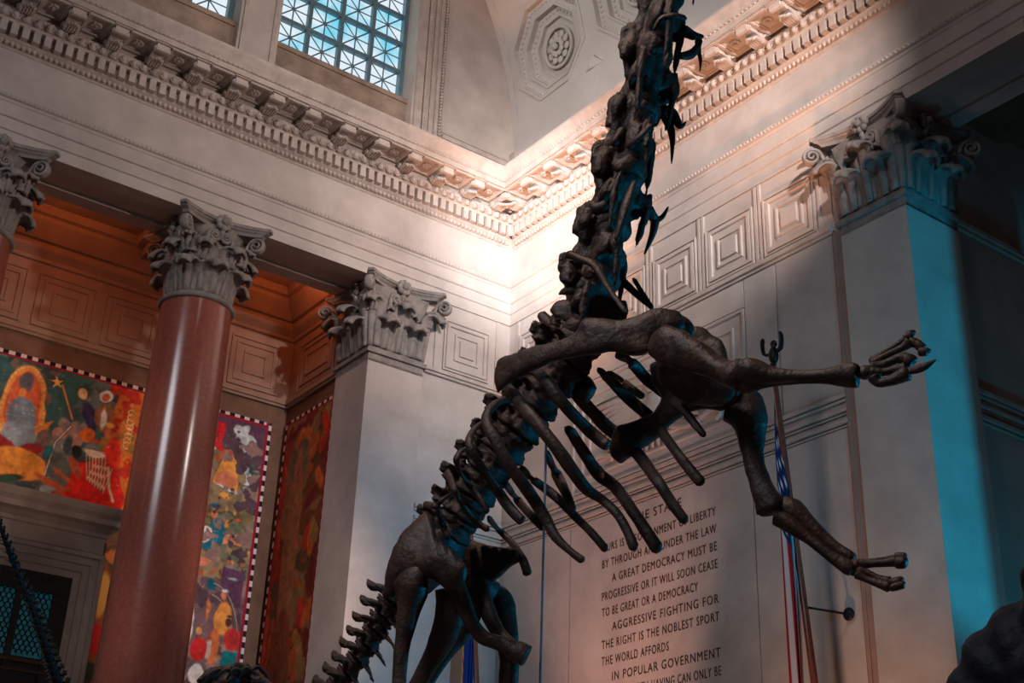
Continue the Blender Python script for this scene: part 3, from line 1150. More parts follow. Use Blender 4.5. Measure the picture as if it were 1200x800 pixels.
class Canvas:
    """paint in metres on a grid; later written to the mesh as a colour per vertex"""

    def __init__(s, a0, a1, z0, z1, res):
        s.na, s.nz = int(abs(a1 - a0) / res) + 1, int((z1 - z0) / res) + 1
        s.A, s.Z = np.meshgrid(np.linspace(a0, a1, s.na), np.linspace(z0, z1, s.nz))
        s.a0, s.a1, s.z0, s.z1 = a0, a1, z0, z1
        s.C = np.zeros((s.nz, s.na, 3))
        s.wa, s.wz = s.fbm(1.2, 1) * .10, s.fbm(1.2, 2) * .10
        s.fa, s.fz_ = s.fbm(4, 3) * .015, s.fbm(4, 4) * .015

    def fbm(s, f, seed):
        g = np.random.default_rng(seed)
        out = np.zeros_like(s.A)
        amp = 1.0
        for o_ in range(4):
            n_ = 64
            T = g.standard_normal((n_, n_))
            x, y = (s.A * f) % n_, (s.Z * f) % n_
            i, j = np.floor(x).astype(int), np.floor(y).astype(int)
            u, v = x - i, y - j
            u, v = u * u * (3 - 2 * u), v * v * (3 - 2 * v)
            i2, j2 = (i + 1) % n_, (j + 1) % n_
            i, j = i % n_, j % n_
            out += amp * (T[i, j] * (1 - u) * (1 - v) + T[i2, j] * u * (1 - v) + T[i, j2] * (1 - u) * v + T[i2, j2] * u * v)
            amp *= .5
            f *= 2.03
        return out

    def fill(s, c):
        s.C[:] = lin(c)

    def mix(s, mask, c, k=1.0):
        m_ = (np.clip(mask, 0, 1) * k)[..., None]
        s.C = s.C * (1 - m_) + np.array(lin(c)) * m_

    def patches(s, cols, f, seed):
        """patchwork of foliage-like dabs"""
        for i, c in enumerate(cols):
            n_ = s.fbm(f, seed + i)
            s.mix((n_ - .55) * 6, c)

    def ell(s, a, z, ra, rz, c, rot=0.0, k=1.0, soft=.03):
        x, y = s.A + s.fa - a, s.Z + s.fz_ - z
        cr_, sr = math.cos(rot), math.sin(rot)
        d = np.sqrt(((x * cr_ + y * sr) / ra) ** 2 + ((-x * sr + y * cr_) / rz) ** 2)
        s.mix((1 - d) / (soft / min(ra, rz)), c, k)

    def poly(s, pts, c, k=1.0):
        x, y = s.A + s.fa * .7, s.Z + s.fz_ * .7
        ins = np.zeros_like(x, bool)
        n_ = len(pts)
        for i in range(n_):
            (x0, y0), (x1, y1) = pts[i], pts[(i + 1) % n_]
            if y0 == y1:
                continue
            cond = ((y0 > y) != (y1 > y)) & (x < (x1 - x0) * (y - y0) / (y1 - y0) + x0)
            ins ^= cond
        s.mix(ins.astype(float), c, k)

    def line(s, pts, wd, c):
        best = np.full(s.A.shape, 9.0)
        for (x0, y0), (x1, y1) in zip(pts, pts[1:]):
            dx, dy = x1 - x0, y1 - y0
            t = np.clip(((s.A - x0) * dx + (s.Z - y0) * dy) / (dx * dx + dy * dy), 0, 1)
            best = np.minimum(best, np.hypot(s.A - x0 - t * dx, s.Z - y0 - t * dy))
        s.mix((wd - best) / .02 + .5, c)

    def person(s, a, z, h, skin, cloth, hair, cloth2=None):
        """generic painted figure, z = its feet"""
        s.ell(a, z + .42 * h, .17 * h, .36 * h, cloth)
        s.ell(a, z + .15 * h, .14 * h, .18 * h, cloth2 or cloth)
        s.ell(a - .17 * h, z + .5 * h, .05 * h, .2 * h, cloth2 or cloth, .5)
        s.ell(a + .17 * h, z + .5 * h, .05 * h, .2 * h, cloth, -.5)
        s.ell(a, z + .89 * h, .085 * h, .10 * h, hair)
        s.ell(a + .01 * h, z + .86 * h, .06 * h, .085 * h, skin)
        s.ell(a - .22 * h, z + .36 * h, .035 * h, .05 * h, skin)

    def border(s, sides, wid=.075, dash=.115):
        """checkered white and dark edge with a crimson fillet inside"""
        for side in sides:
            d = {'l': np.abs(s.A - s.a0), 'r': np.abs(s.A - s.a1), 't': s.z1 - s.Z, 'b': s.Z - s.z0}[side]
            along = s.Z if side in 'lr' else s.A
            s.mix((d < wid + .05).astype(float), (158, 30, 48))
            on_ = (np.floor(along / dash) % 2 == 0)
            s.mix(((d < wid) & on_).astype(float), (226, 206, 200))
            s.mix(((d < wid) & ~on_).astype(float), (40, 26, 34))

    def finish(s, cols, n_, lo, hi, seed):
        """brush work: small dabs, uneven paint and dark contours"""
        g = np.random.default_rng(seed)
        lum = s.C.sum(2)
        gy, gx = np.gradient(lum)
        e = np.clip(np.hypot(gx, gy) * 2.0 - .2, 0, 1)
        for i in range(n_):
            a, z = s.a0 + (s.a1 - s.a0) * g.random(), s.z0 + (s.z1 - s.z0) * g.random()
            s.ell(a, z, lo + (hi - lo) * g.random(), (lo + (hi - lo) * g.random()) * .5, cols[i % len(cols)], g.random() * 3, .55)
        s.mix(e, (48, 30, 30), .6)
        m_ = 1.12 + .13 * s.fbm(5, seed + 5) + .12 * s.fbm(13, seed + 6)
        s.C = np.clip(s.C * np.clip(m_, .35, 1.7)[..., None], 0, 1)

    def build(s, name, fn, parent=None, thick=.03, p=.03):
        me = bpy.data.meshes.new(name)
        verts = [tuple(fn(s.A[j, i], s.Z[j, i], p)) for j in range(s.nz) for i in range(s.na)]
        faces = [(j * s.na + i, j * s.na + i + 1, (j + 1) * s.na + i + 1, (j + 1) * s.na + i) for j in range(s.nz - 1) for i in range(s.na - 1)]
        nv = len(verts)
        # rim and back so that the panel has thickness
        rim = [i for i in range(s.na)] + [j * s.na + s.na - 1 for j in range(1, s.nz)] + [(s.nz - 1) * s.na + i for i in range(s.na - 2, -1, -1)] + [j * s.na for j in range(s.nz - 2, 0, -1)]
        flatA, flatZ = s.A.ravel(), s.Z.ravel()
        verts += [tuple(fn(flatA[i], flatZ[i], p - thick)) for i in rim]
        R_ = len(rim)
        faces += [(rim[i], nv + i, nv + (i + 1) % R_, rim[(i + 1) % R_]) for i in range(R_)]
        cols = np.ones((len(verts), 4))
        cols[:nv, :3] = s.C.reshape(-1, 3)
        cols[nv:, :3] = (.1, .05, .04)
        me.from_pydata(verts, [], faces)
        at = me.color_attributes.new('paint', 'FLOAT_COLOR', 'POINT')
        at.data.foreach_set('color', cols.ravel())
        o = bpy.data.objects.new(name, me)
        COL.objects.link(o)
        me.materials.append(PAINT)
        bm = bmesh.new()
        bm.from_mesh(me)
        bmesh.ops.recalc_face_normals(bm, faces=bm.faces)
        bm.to_mesh(me)
        bm.free()
        return o


OR, RD, TL, YE, GY, OL, BR, CR, PU = (222, 120, 52), (196, 44, 36), (52, 92, 96), (226, 160, 70), (128, 140, 144), (112, 100, 62), (110, 60, 44), (222, 196, 172), (92, 52, 74)
m1 = Canvas(-11.0, -6.58, 9.56, 12.36, .014)
m1.fill((70, 84, 84))
m1.patches([(46, 78, 82), (96, 104, 100), (84, 60, 66), (104, 110, 108), (58, 92, 90)], 1.6, 20)
for k in range(7):                       # branches and clouds
    m1.ell(-8.6 + .25 * k, 11.0 + .25 * math.sin(k * 2.1), .22, .30, ((150, 120, 112), (60, 96, 92), (120, 124, 118))[k % 3], k)
m1.patches([(120, 96, 92)], 2.6, 33)
m1.poly([(-7.3, 9.5), (-6.5, 9.5), (-6.5, 12.3), (-7.15, 12.3)], (204, 112, 48))
s_ = m1.fbm(2.2, 40)
m1.mix((s_ - .5) * 5 * (m1.A > -7.35), (188, 52, 36))
m1.mix((-s_ - .6) * 5 * (m1.A > -7.35), (140, 110, 54))
# oval halo with a seated figure
m1.ell(-8.96, 11.28, .47, .92, (232, 146, 74))
m1.ell(-8.96, 11.26, .36, .80, (206, 96, 60))
for k in range(44):
    t = 2 * PI * k / 44
    m1.ell(-8.96 + .42 * math.cos(t), 11.28 + .86 * math.sin(t), .04, .045, (242, 194, 122))
m1.ell(-8.98, 11.80, .16, .22, (96, 92, 96))
m1.ell(-9.0, 11.56, .10, .13, (226, 134, 62))
m1.ell(-8.95, 11.12, .30, .38, (116, 130, 144))
m1.ell(-8.92, 10.74, .36, .30, (138, 150, 158))
for k in range(16):
    m1.ell(-8.94 + .3 * math.cos(k * 1.3), 10.95 + .38 * math.sin(k * 2.2), .05, .028, (172, 180, 184), k)
m1.ell(-8.50, 11.0, .07, .26, (226, 140, 66), -.7)
m1.ell(-9.38, 11.0, .07, .26, (226, 140, 66), .7)
m1.ell(-8.66, 10.50, .30, .13, (150, 44, 44), .35)
m1.ell(-9.2, 10.50, .30, .13, (150, 44, 44), -.35)
m1.ell(-8.85, 10.15, .60, .34, (232, 148, 62))
m1.ell(-9.5, 10.05, .4, .35, (220, 128, 58))
m1.ell(-8.95, 9.83, .36, .09, (48, 70, 58), .3)
m1.ell(-8.15, 9.80, .20, .16, (150, 164, 168))
st_pts = [(-8.42 + (.17 if k % 2 else .06) * math.cos(PI * k / 5), 11.97 + (.17 if k % 2 else .06) * math.sin(PI * k / 5)) for k in range(10)]
m1.poly(st_pts, (230, 176, 96))
m1.ell(-7.87, 11.88, .13, .13, (232, 190, 140))
m1.line([(-8.30, 11.95), (-7.98, 11.30)], .02, (216, 150, 100))
for k in range(7):
    m1.ell(-8.2 + .10 * k, 10.95 + .22 * math.sin(k * 1.5), .13, .15, ((168, 128, 116), (134, 120, 116))[k % 2], k)
m1.line([(-8.30, 10.05), (-8.22, 10.75), (-7.98, 11.15)], .02, (222, 206, 196))
m1.ell(-8.30, 10.55, .09, .16, (40, 122, 134))
m1.ell(-7.95, 10.75, .11, .24, (62, 82, 84))
# figure in a dark cape, crowned figure in red, reclining figure in front
m1.ell(-7.66, 11.45, .15, .36, (62, 52, 84), .35)
m1.ell(-7.36, 11.50, .20, .34, (150, 92, 66))
m1.ell(-7.37, 11.48, .08, .27, (222, 206, 192))
m1.ell(-7.41, 11.96, .16, .17, (222, 214, 208))
m1.ell(-7.40, 11.94, .08, .11, (216, 96, 62))
m1.ell(-7.62, 11.06, .16, .15, (222, 112, 50))
m1.ell(-7.45, 10.98, .3, .05, (196, 90, 48), .1)
m1.ell(-7.06, 10.75, .20, .46, (222, 54, 40))
m1.ell(-7.24, 11.22, .10, .13, (198, 104, 66))
m1.ell(-7.22, 11.38, .12, .08, (234, 166, 74))
m1.poly([(-8.0, 9.5), (-7.72, 10.45), (-7.35, 10.62), (-6.9, 10.5), (-6.68, 9.9), (-6.75, 9.4)], (218, 40, 32))
m1.ell(-7.42, 10.72, .26, .10, (230, 204, 184), -.1)
for k in range(7):
    m1.line([(-7.58 + .065 * k, 10.65), (-7.48 + .06 * k, 10.15 - .03 * k), (-7.38 + .06 * k, 10.5)], .011, (236, 196, 160))
m1.line([(-7.1, 10.5), (-7.02, 10.1), (-6.9, 9.85)], .03, (226, 176, 140))
m1.ell(-7.76, 10.68, .11, .14, (34, 36, 44))
m1.ell(-7.75, 10.35, .10, .26, (190, 92, 62), .5)
m1.ell(-7.95, 10.12, .06, .26, (196, 96, 64), 1.0)
m1.ell(-8.2, 9.95, .075, .40, (192, 92, 62), 1.25)
m1.ell(-7.95, 9.80, .07, .26, (186, 88, 60), -1.0)
for k in range(8):
    t_ = np.linspace(0, 4.5, 12)
    m1.line([(-6.82 + .07 * math.cos(t + k), 11.75 - .1 * k + .07 * math.sin(t + k)) for t in t_], .016, (236, 186, 112))
m1.finish((OR, RD, TL, YE, GY, OL, BR, CR), 240, .02, .07, 201)
m1.border('t')
m1.build('mural', BW)
tag(bpy.data.objects['mural'], 'wide painted mural with orange oval halo and red drapery above the door', 'mural', 'large wall paintings in the portico')
mm = Canvas(-6.88, -6.55, FZ + 3, 9.0, .03)
mm.fill((150, 84, 50))
mm.patches([(208, 132, 62), (176, 40, 34), (90, 74, 50), (196, 110, 60)], 1.8, 60)
mm.ell(-6.8, 8.0, .14, .5, (214, 160, 84))
mm.ell(-6.78, 7.15, .2, .3, (196, 40, 36))
mm.ell(-6.8, 6.55, .2, .22, (62, 70, 56))
o = mm.build('mural', BW)
tag(o, 'narrow painted strip between the door frame and the red column', 'mural', 'large wall paintings in the portico')

m2 = Canvas(-5.75, -3.72, FZ + 2.5, 12.36, .015)
m2.fill((120, 106, 74))
m2.patches([(146, 120, 84), (96, 84, 56), (184, 92, 50), (84, 66, 66), (160, 132, 90), (120, 118, 92)], 2.2, 70)
m2.poly([(-5.9, 11.7), (-3.6, 11.5), (-3.6, 12.4), (-5.9, 12.4)], (100, 60, 84))
m2.ell(-4.0, 11.2, .20, .6, (60, 92, 84))
m2.poly([(-5.2, 11.3), (-4.96, 11.3), (-4.96, 12.05), (-5.2, 12.05)], (238, 176, 110))
m2.poly([(-4.95, 11.45), (-4.76, 11.45), (-4.76, 12.1), (-4.95, 12.1)], (196, 34, 40))
for k in range(40):
    m2.ell(-4.38 + rng.normal(0, .09), 11.72 + rng.normal(0, .2), .15, .13, ((206, 204, 200), (190, 190, 188))[k % 2], k)
for k in range(20):
    m2.ell(-4.12 + rng.normal(0, .05), 11.0 + rng.normal(0, .22), .05, .07, (212, 204, 196), k)
    m2.ell(-5.06 + rng.normal(0, .06), 11.3 + rng.normal(0, .16), .06, .06, (220, 208, 200), k)
m2.poly([(-4.90, 10.75), (-4.30, 10.65), (-4.36, 11.2), (-4.60, 11.62), (-4.80, 11.2)], (236, 152, 66))
m2.ell(-4.60, 10.86, .26, .22, (214, 124, 84))
m2.ell(-4.62, 11.46, .09, .11, (176, 84, 58))
m2.ell(-4.62, 11.60, .12, .08, (238, 164, 78))
m2.ell(-4.55, 10.68, .34, .05, (222, 208, 194), -.2)
m2.ell(-4.55, 10.52, .2, .09, (232, 156, 74))
for k in range(60):
    m2.ell(-5.4 + rng.random() * 1.6, 8.7 + rng.random() * 1.9, .08, .05, ((204, 96, 52), (150, 124, 84), (118, 104, 70), (212, 150, 92), (128, 116, 82))[k % 5], k)
m2.ell(-5.0, 10.15, .09, .32, (206, 80, 76))
m2.ell(-4.63, 9.72, .20, .30, (18, 110, 126))
m2.ell(-4.80, 9.40, .30, .09, (18, 106, 122), .2)
m2.ell(-4.74, 10.08, .09, .12, (214, 132, 90))
m2.ell(-4.75, 10.24, .12, .07, (16, 104, 126))
m2.ell(-4.92, 9.62, .20, .20, (230, 210, 194))
m2.ell(-4.44, 9.92, .07, .12, (226, 160, 80))
m2.poly([(-4.5, 9.50), (-4.02, 9.52), (-4.08, 9.76), (-4.46, 9.72)], (228, 146, 104))
m2.ell(-4.85, 9.05, .24, .12, (224, 132, 100), .4)
m2.poly([(-5.8, 5.0), (-3.7, 5.0), (-3.7, 8.75), (-5.8, 8.75)], (120, 88, 88))
m2.patches([(150, 116, 104), (90, 66, 72)], 3.0, 95)
m2.poly([(-4.40, 8.30), (-3.92, 8.25), (-3.92, 9.0), (-4.40, 9.05)], (98, 60, 84))
m2.ell(-4.15, 8.80, .15, .06, (170, 178, 186))
m2.ell(-4.60, 8.62, .13, .13, (20, 92, 108))
for k in range(5):
    t_ = np.linspace(.1, 1.5, 12)
    m2.line([(-4.6 + (.5 + .07 * k) * math.cos(t), 7.4 + (.9 + .12 * k) * math.sin(t)) for t in t_], .012, (200, 168, 144) if k % 2 else (84, 62, 66))
m2.ell(-5.02, 7.75, .16, .62, (222, 212, 204))
m2.ell(-5.02, 6.95, .12, .5, (212, 202, 194))
m2.ell(-5.03, 8.42, .09, .10, (200, 116, 84))
m2.ell(-4.28, 7.98, .20, .38, (232, 146, 66))
m2.ell(-4.40, 7.40, .14, .40, (212, 112, 60))
m2.ell(-4.62, 8.12, .055, .26, (226, 128, 70), .1)
m2.ell(-4.32, 8.44, .085, .11, (214, 124, 80))
m2.ell(-4.30, 8.54, .10, .06, (226, 214, 200))
m2.ell(-4.52, 7.55, .06, .12, (150, 70, 54))
m2.ell(-4.50, 7.32, .10, .22, (220, 170, 150))
m2.ell(-4.70, 7.30, .20, .26, (206, 40, 38))
m2.ell(-4.74, 7.66, .09, .10, (216, 150, 90))
m2.ell(-4.68, 6.80, .18, .24, (222, 208, 194))
m2.ell(-4.02, 7.60, .20, .24, (206, 54, 46))
m2.ell(-4.15, 7.92, .09, .11, (84, 46, 38))
m2.ell(-4.14, 8.04, .10, .04, (52, 40, 40))
m2.poly([(-4.25, 6.7), (-3.85, 6.7), (-3.88, 7.35), (-4.18, 7.35)], (20, 114, 112))
m2.finish((OR, RD, OL, YE, GY, OL, BR, CR, TL), 260, .02, .06, 202)
m2.border('tr')
o = m2.build('mural', BW)
tag(o, 'painted mural of a crowd under smoke, seen right of the granite column', 'mural', 'large wall paintings in the portico')
m3 = Canvas(1.32, 3.46, FZ + 2.5, 12.42, .026)
m3.fill((122, 66, 40))
m3.patches([(150, 54, 36), (96, 70, 48), (168, 84, 44), (110, 46, 34), (140, 104, 68)], 1.3, 110)
m3.ell(2.65, 11.4, .45, .62, (110, 100, 76))
m3.ell(2.5, 11.75, .40, .3, (190, 104, 50))
m3.ell(2.5, 11.6, .24, .22, (112, 92, 66))
m3.ell(2.62, 9.4, .34, 2.3, (158, 106, 70))
m3.ell(2.6, 6.6, .5, 1.6, (130, 72, 48))
for k in range(16):
    m3.ell(1.5 + .5 * rng.random(), 7 + 5 * rng.random(), .16, .35, ((186, 50, 34), (196, 96, 42), (110, 40, 34), (150, 110, 60))[k % 4], rng.normal(0, .5))
    m3.ell(3.2 + .15 * rng.random(), 7 + 5 * rng.random(), .12, .3, ((170, 46, 34), (186, 80, 40))[k % 2])
m3.finish((BR, RD, OL, (150, 80, 44), (120, 90, 60)), 260, .04, .14, 203)
m3.border('tlr', .06, .12)
o = m3.build('mural', RT)
tag(o, 'tall red brown mural on the narrow side wall next to the pale pilaster', 'mural', 'large wall paintings in the portico')

# ------------------------------------------------------------------ flags on poles fixed to the right wall


def flag_thing(yw, label, kind, mirror=1):
    t = thing('flag_on_pole', label, 'flag', (-.35, yw, FZ), 'flags on wall-fixed poles')
    top = V((-1.25, yw + .18 * 0, 10.05))
    bot = V((-.28, yw, FZ))
    ax = (bot - top).normalized()
    b = MB()
    b.tube([top, bot], [.045, .065], 12)
    obj('pole', b, POLEM, t, smooth=True)
    e = MB()                                     # perched bird finial
    e.blob(top + V((0, 0, .06)), .07, 10, 8)
    e.blob(top + V((0, 0, .17)), (.05, .05, .05), 8, 6)
    e.blob(top + V((0, -.02, .32)), (.07, .09, .15), 8, 6)
    e.blob(top + V((-.02, -.05, .50)), (.05, .06, .06), 8, 6)
    e.tube([top + V((-.04, -.09, .50)), top + V((-.06, -.14, .47))], [.025, .008], 6)
    for s in (-1, 1):
        e.tube(catmull([top + V((0, s * .05, .36)), top + V((0, s * .17, .40)), top + V((0, s * .20, .58)), top + V((0, s * .17, .68))], 4), [(.05, .02)] * 11 + [(.03, .015), (.008, .008)], 6)
    obj('eagle_finial', e, IRON, t, smooth=True)
    # bracket
    zb_ = 6.54
    f = (top.z - zb_) / (top.z - bot.z)
    pp_ = top + (bot - top) * f
    b = MB()
    b.tube([pp_, V((-.05, yw - .12, zb_ + .02))], .018, 8)
    b.blob((-.085, yw - .12, zb_ + .02), (.05, .10, .10), 12, 8)
    obj('bracket', b, IRON, t, smooth=True)
    # cloth hanging from the hoist along the pole
    na, nb = 66, 110
    hoist, fly = 2.75, 5.2
    verts, cols = [], []
    stars = []
    for r_ in range(9):
        for c_ in range(6 if r_ % 2 == 0 else 5):
            stars.append(((r_ + 1) / 10 * 7 / 13, ((c_ + .5) / 6 if r_ % 2 == 0 else (c_ + 1) / 6) * .40))
    stars = np.array(stars)
    for j in range(nb + 1):
        bb = j / nb
        for i in range(na + 1):
            a = i / na
            p = top + ax * (.10 + a * hoist)
            fold = math.sin(a * PI * 6 + bb * 2.0) * .075 * min(1, bb * 5) + math.sin(a * PI * 11 + 1.3 + bb * 4) * .02 * min(1, bb * 5)
            gather = .62 + .38 * (1 - min(1, bb * 2.2))
            cx_ = top.x + ax.x * (.10 + .45 * hoist)
            x = cx_ + (p.x - cx_) * gather
            pos = V((x + .02, yw + .05 + fold * mirror, p.z - bb * fly * (1 - .08 * a)))
            pos.z = max(pos.z, FZ + 1.2)
            verts.append(tuple(pos))
            if kind == 'us':
                if a < 7 / 13 and bb < .40:
                    c = (26, 44, 92)
                    d = np.hypot((stars[:, 0] - a) * hoist, (stars[:, 1] - bb) * fly)
                    if d.min() < .055:
                        c = (226, 226, 230)
                else:
                    c = (178, 26, 40) if int(a * 13) % 2 == 0 else (220, 214, 214)
            else:
                c = (22, 60, 132)
                if bb > .93 or a < .03:
                    c = (196, 150, 60)
                elif a < .10:
                    c = (170, 52, 44) if int(bb * 40) % 2 else (210, 170, 90)
            cols.append((*lin(c), 1))
    faces = [(j * (na + 1) + i, j * (na + 1) + i + 1, (j + 1) * (na + 1) + i + 1, (j + 1) * (na + 1) + i) for j in range(nb) for i in range(na)]
    me = bpy.data.meshes.new('flag_cloth')
    o_ = org(t)
    me.from_pydata([tuple(V(v) - o_) for v in verts], [], faces)
    at = me.color_attributes.new('paint', 'FLOAT_COLOR', 'POINT')
    at.data.foreach_set('color', np.array(cols).ravel())
    me.polygons.foreach_set('use_smooth', [True] * len(me.polygons))
    me.materials.append(FLAGM)
    o = bpy.data.objects.new('flag_cloth', me)
    COL.objects.link(o)
    o.parent = t
    sd_ = o.modifiers.new('thickness', 'SOLIDIFY')
    sd_.thickness = .006
    return t


flag_thing(-8.70, 'striped red and white flag with starred blue canton hanging by the right wall', 'us')
flag_thing(-.62, 'blue fringed flag near the hall corner, mostly hidden behind the skeleton legs', 'blue')

# ------------------------------------------------------------------ rearing sauropod skeleton
HD = V((math.cos(YAW), math.sin(YAW), 0))
HR = V((HD.y, -HD.x, 0))
LAT = (HR * .5 + HD * .866).normalized()       # from the animal's near flank to its far flank
FWD = (HR * .866 - HD * .5).normalized()       # the way it faces
_d = pxray(770, 400)
P0 = CAMP + _d * (9.5 / math.hypot(_d.x, _d.y))


def S(px, py, s=0.0):
    """point of the plane parallel to the animal's midplane, s metres towards its far side"""
    d = pxray(px, py)
    return CAMP + d * (((P0 - CAMP).dot(LAT) + s) / d.dot(LAT))


def mpp(P):
    return (P - CAMP).dot(fw) / CAMF


BASE = S(487, 668, 0)
ZPL = 1.62                                      # top of the display base
plinth = MB()
ctr = V((BASE.x, BASE.y, 0))
for h_, z0, z1 in ((2.2, FZ, FZ + .2), (2.1, FZ + .2, ZPL - .1), (2.2, ZPL - .1, ZPL)):
    pts = [ctr + LAT * (sx * h_ * .8) + FWD * (sy * h_ - .4) for sx, sy in ((-1, -1), (1, -1), (1, 1), (-1, 1))]
    plinth.add([(p.x, p.y, z0) for p in pts] + [(p.x, p.y, z1) for p in pts], [(3, 2, 1, 0), (4, 5, 6, 7), (0, 1, 5, 4), (1, 2, 6, 5), (2, 3, 7, 6), (3, 0, 4, 7)])
o = obj('display_base', plinth, DKSTONE)
tag(o, 'stone display base under the rearing long-necked skeleton', 'base')
dino = thing('sauropod_skeleton', 'huge dark rearing long-necked dinosaur skeleton with raised front legs', 'skeleton', (BASE.x, BASE.y, ZPL))
_seed = [0]


def bone(name, pts, th=1.0, n=14, per=8, amp=.10, lab=None, ends=True, parent=None):
    """pts: (px, py, s, r_px); flattened by th sideways"""
    _seed[0] += 1
    sd_ = _seed[0] * 1.37
    C_ = catmull(pts, per)
    P = [S(c[0], c[1], c[2]) for c in C_]
    R_ = [max(c[3], .5) * mpp(p) for c, p in zip(C_, P)]
    if ends:                                    # rounded ends
        for k, f in ((0, .55), (-1, .55)):
            R_[k] *= f
    mb = MB()
    mb.tube(P, [(r, r * th) for r in R_], n, side=LAT)
    mm_ = [V(p) for p in mb.v]
    nr = len(P)
    for i in range(nr):
        for k in range(n):
            q_ = mm_[i * n + k]
            d = q_ - P[i]
            f = 1 + amp * noise.fractal(q_ * 5 + V((sd_, sd_, 0)), .9, 2, 3) + amp * .6 * math.sin(3 * 2 * PI * k / n + sd_ + i * .12)
            mb.v[i * n + k] = tuple(P[i] + d * f)
    o = obj(name, mb, BONE, parent or dino, smooth=True)
    if lab:
        o['label'] = lab
    return o


def plate(name, outline, sfun, thick, voxel=.028, amp=.018, holes=None, lab=None):
    _seed[0] += 1
    mb = MB()
    n = len(outline)
    # triangulate through bmesh, then give it thickness along LAT
    bm = bmesh.new()
    vs = [bm.verts.new((x, y, 0)) for x, y in outline]
    bm.faces.new(vs)
    bmesh.ops.triangulate(bm, faces=bm.faces[:])
    bmesh.ops.subdivide_edges(bm, edges=bm.edges[:], cuts=3, use_grid_fill=True)
    bm.verts.ensure_lookup_table()
    N = len(bm.verts)
    pts = [(v.co.x, v.co.y) for v in bm.verts]
    edge = [v.is_boundary for v in bm.verts]
    tri = [[v.index for v in f.verts] for f in bm.faces]
    bd_ = [(e.verts[0].index, e.verts[1].index) for e in bm.edges if e.is_boundary]
    bm.free()
    top_ = [S(x, y, sfun(x, y) - (thick * (.3 if e else .55))) for (x, y), e in zip(pts, edge)]
    bot_ = [S(x, y, sfun(x, y) + (thick * (.3 if e else .55))) for (x, y), e in zip(pts, edge)]
    mb.add(top_ + bot_, tri + [[i + N for i in reversed(t)] for t in tri] + [(a, b, b + N, a + N) for a, b in bd_])
    me = remeshed(mb, name, voxel, org(dino), 3, amp, 3.5, _seed[0])
    return obj(name, me, BONE, dino)


# --- vertebrae: three kinds, each one fused surface
def vert_cervical():
    b = MB()
    b.tube([(0, -.54, 0), (0, -.42, 0), (0, -.12, .02), (0, .22, .03), (0, .44, .02), (0, .58, .02)], [(.30, .34), (.34, .38), (.24, .28), (.25, .28), (.32, .34), (.22, .24)], 14, side=(1, 0, 0))
    b.tube([(0, -.46, .28), (0, 0, .30), (0, .46, .26)], [(.20, .24), (.22, .22), (.18, .22)], 12, side=(1, 0, 0))
    for s in (-1, 1):
        b.tube([(s * .10, -.30, .34), (s * .16, -.28, .52), (s * .22, -.30, .66)], [(.30, .10), (.26, .08), (.16, .07)], 10, side=(1, 0, 0))
        b.tube([(s * .14, .15, .28), (s * .24, .46, .36), (s * .26, .66, .36)], [(.16, .12), (.14, .11), (.10, .09)], 8, side=(1, 0, 0))
        b.tube([(s * .14, -.25, .36), (s * .25, -.54, .44), (s * .27, -.66, .44)], [(.16, .12), (.15, .12), (.11, .10)], 8, side=(1, 0, 0))
        b.tube([(s * .18, .02, .12), (s * .34, .04, .02), (s * .42, .06, -.14)], [(.30, .10), (.24, .09), (.16, .08)], 10, side=(0, 0, 1))
        b.tube([(s * .2, .15, -.16), (s * .38, .14, -.24)], [(.2, .08), (.14, .07)], 8)
        b.tube([(s * .40, .32, -.22), (s * .42, .06, -.26), (s * .40, -.40, -.32), (s * .36, -.62, -.34)], [.05, .095, .06, .025], 8)
    return b


def vert_dorsal():
    b = MB()
    b.tube([(0, -.5, 0), (0, -.4, 0), (0, 0, 0), (0, .36, 0), (0, .56, 0)], [.48, .52, .42, .48, .30], 14)
    b.tube([(0, -.3, .35), (0, .3, .35)], [(.28, .26)] * 2, 10)
    for s in (-1, 1):
        b.tube([(s * .12, -.1, .5), (s * .18, -.12, .75), (s * .26, -.15, .98)], [(.32, .12), (.26, .11), (.2, .12)], 8, side=(1, 0, 0))
        b.tube([(s * .2, 0, .5), (s * .42, 0, .6), (s * .60, .02, .66)], [(.2, .1), (.15, .1), (.13, .1)], 8, side=(0, 0, 1))
        b.tube([(s * .2, .2, .5), (s * .25, .5, .65)], [.14, .12], 8)
        b.tube([(s * .2, -.25, .55), (s * .25, -.5, .75)], [.14, .12], 8)
        b.tube([(s * .3, .1, .2), (s * .62, .1, .35)], [(.12, .08), (.1, .07)], 8)
    return b


def vert_caudal():
    b = MB()
    b.tube([(0, -.5, 0), (0, -.4, 0), (0, 0, 0), (0, .36, 0), (0, .5, 0)], [.36, .42, .32, .42, .36], 12)
    b.tube([(0, -.1, .3), (0, -.3, .75), (0, -.5, 1.12)], [(.30, .16), (.24, .14), (.30, .17)], 8, side=(1, 0, 0))
    for s in (-1, 1):
        b.tube([(s * .3, 0, .1), (s * .85, -.1, .2)], [(.2, .12), (.1, .08)], 8)
        b.tube([(s * .12, .2, .4), (s * .14, .55, .5)], [.1, .08], 6)
        b.tube([(s * .14, -.45, -.35), (s * .05, -.7, -.8), (0, -.95, -1.15)], [.09, .08, .06], 6)
    return b


CERV = [remeshed(vert_cervical(), 'neck_vertebra', .036, V((0, 0, 0)), 2, .045, 3.2, k) for k in range(3)]
DORS = [remeshed(vert_dorsal(), 'back_vertebra', .05, V((0, 0, 0)), 1, .06, 4, k + 5) for k in range(2)]
CAUD = [remeshed(vert_caudal(), 'tail_vertebra', .06, V((0, 0, 0)), 1, .05, 4, k + 9) for k in range(2)]
for me in CERV + DORS + CAUD:
    me.materials.clear()
    me.materials.append(BONE)


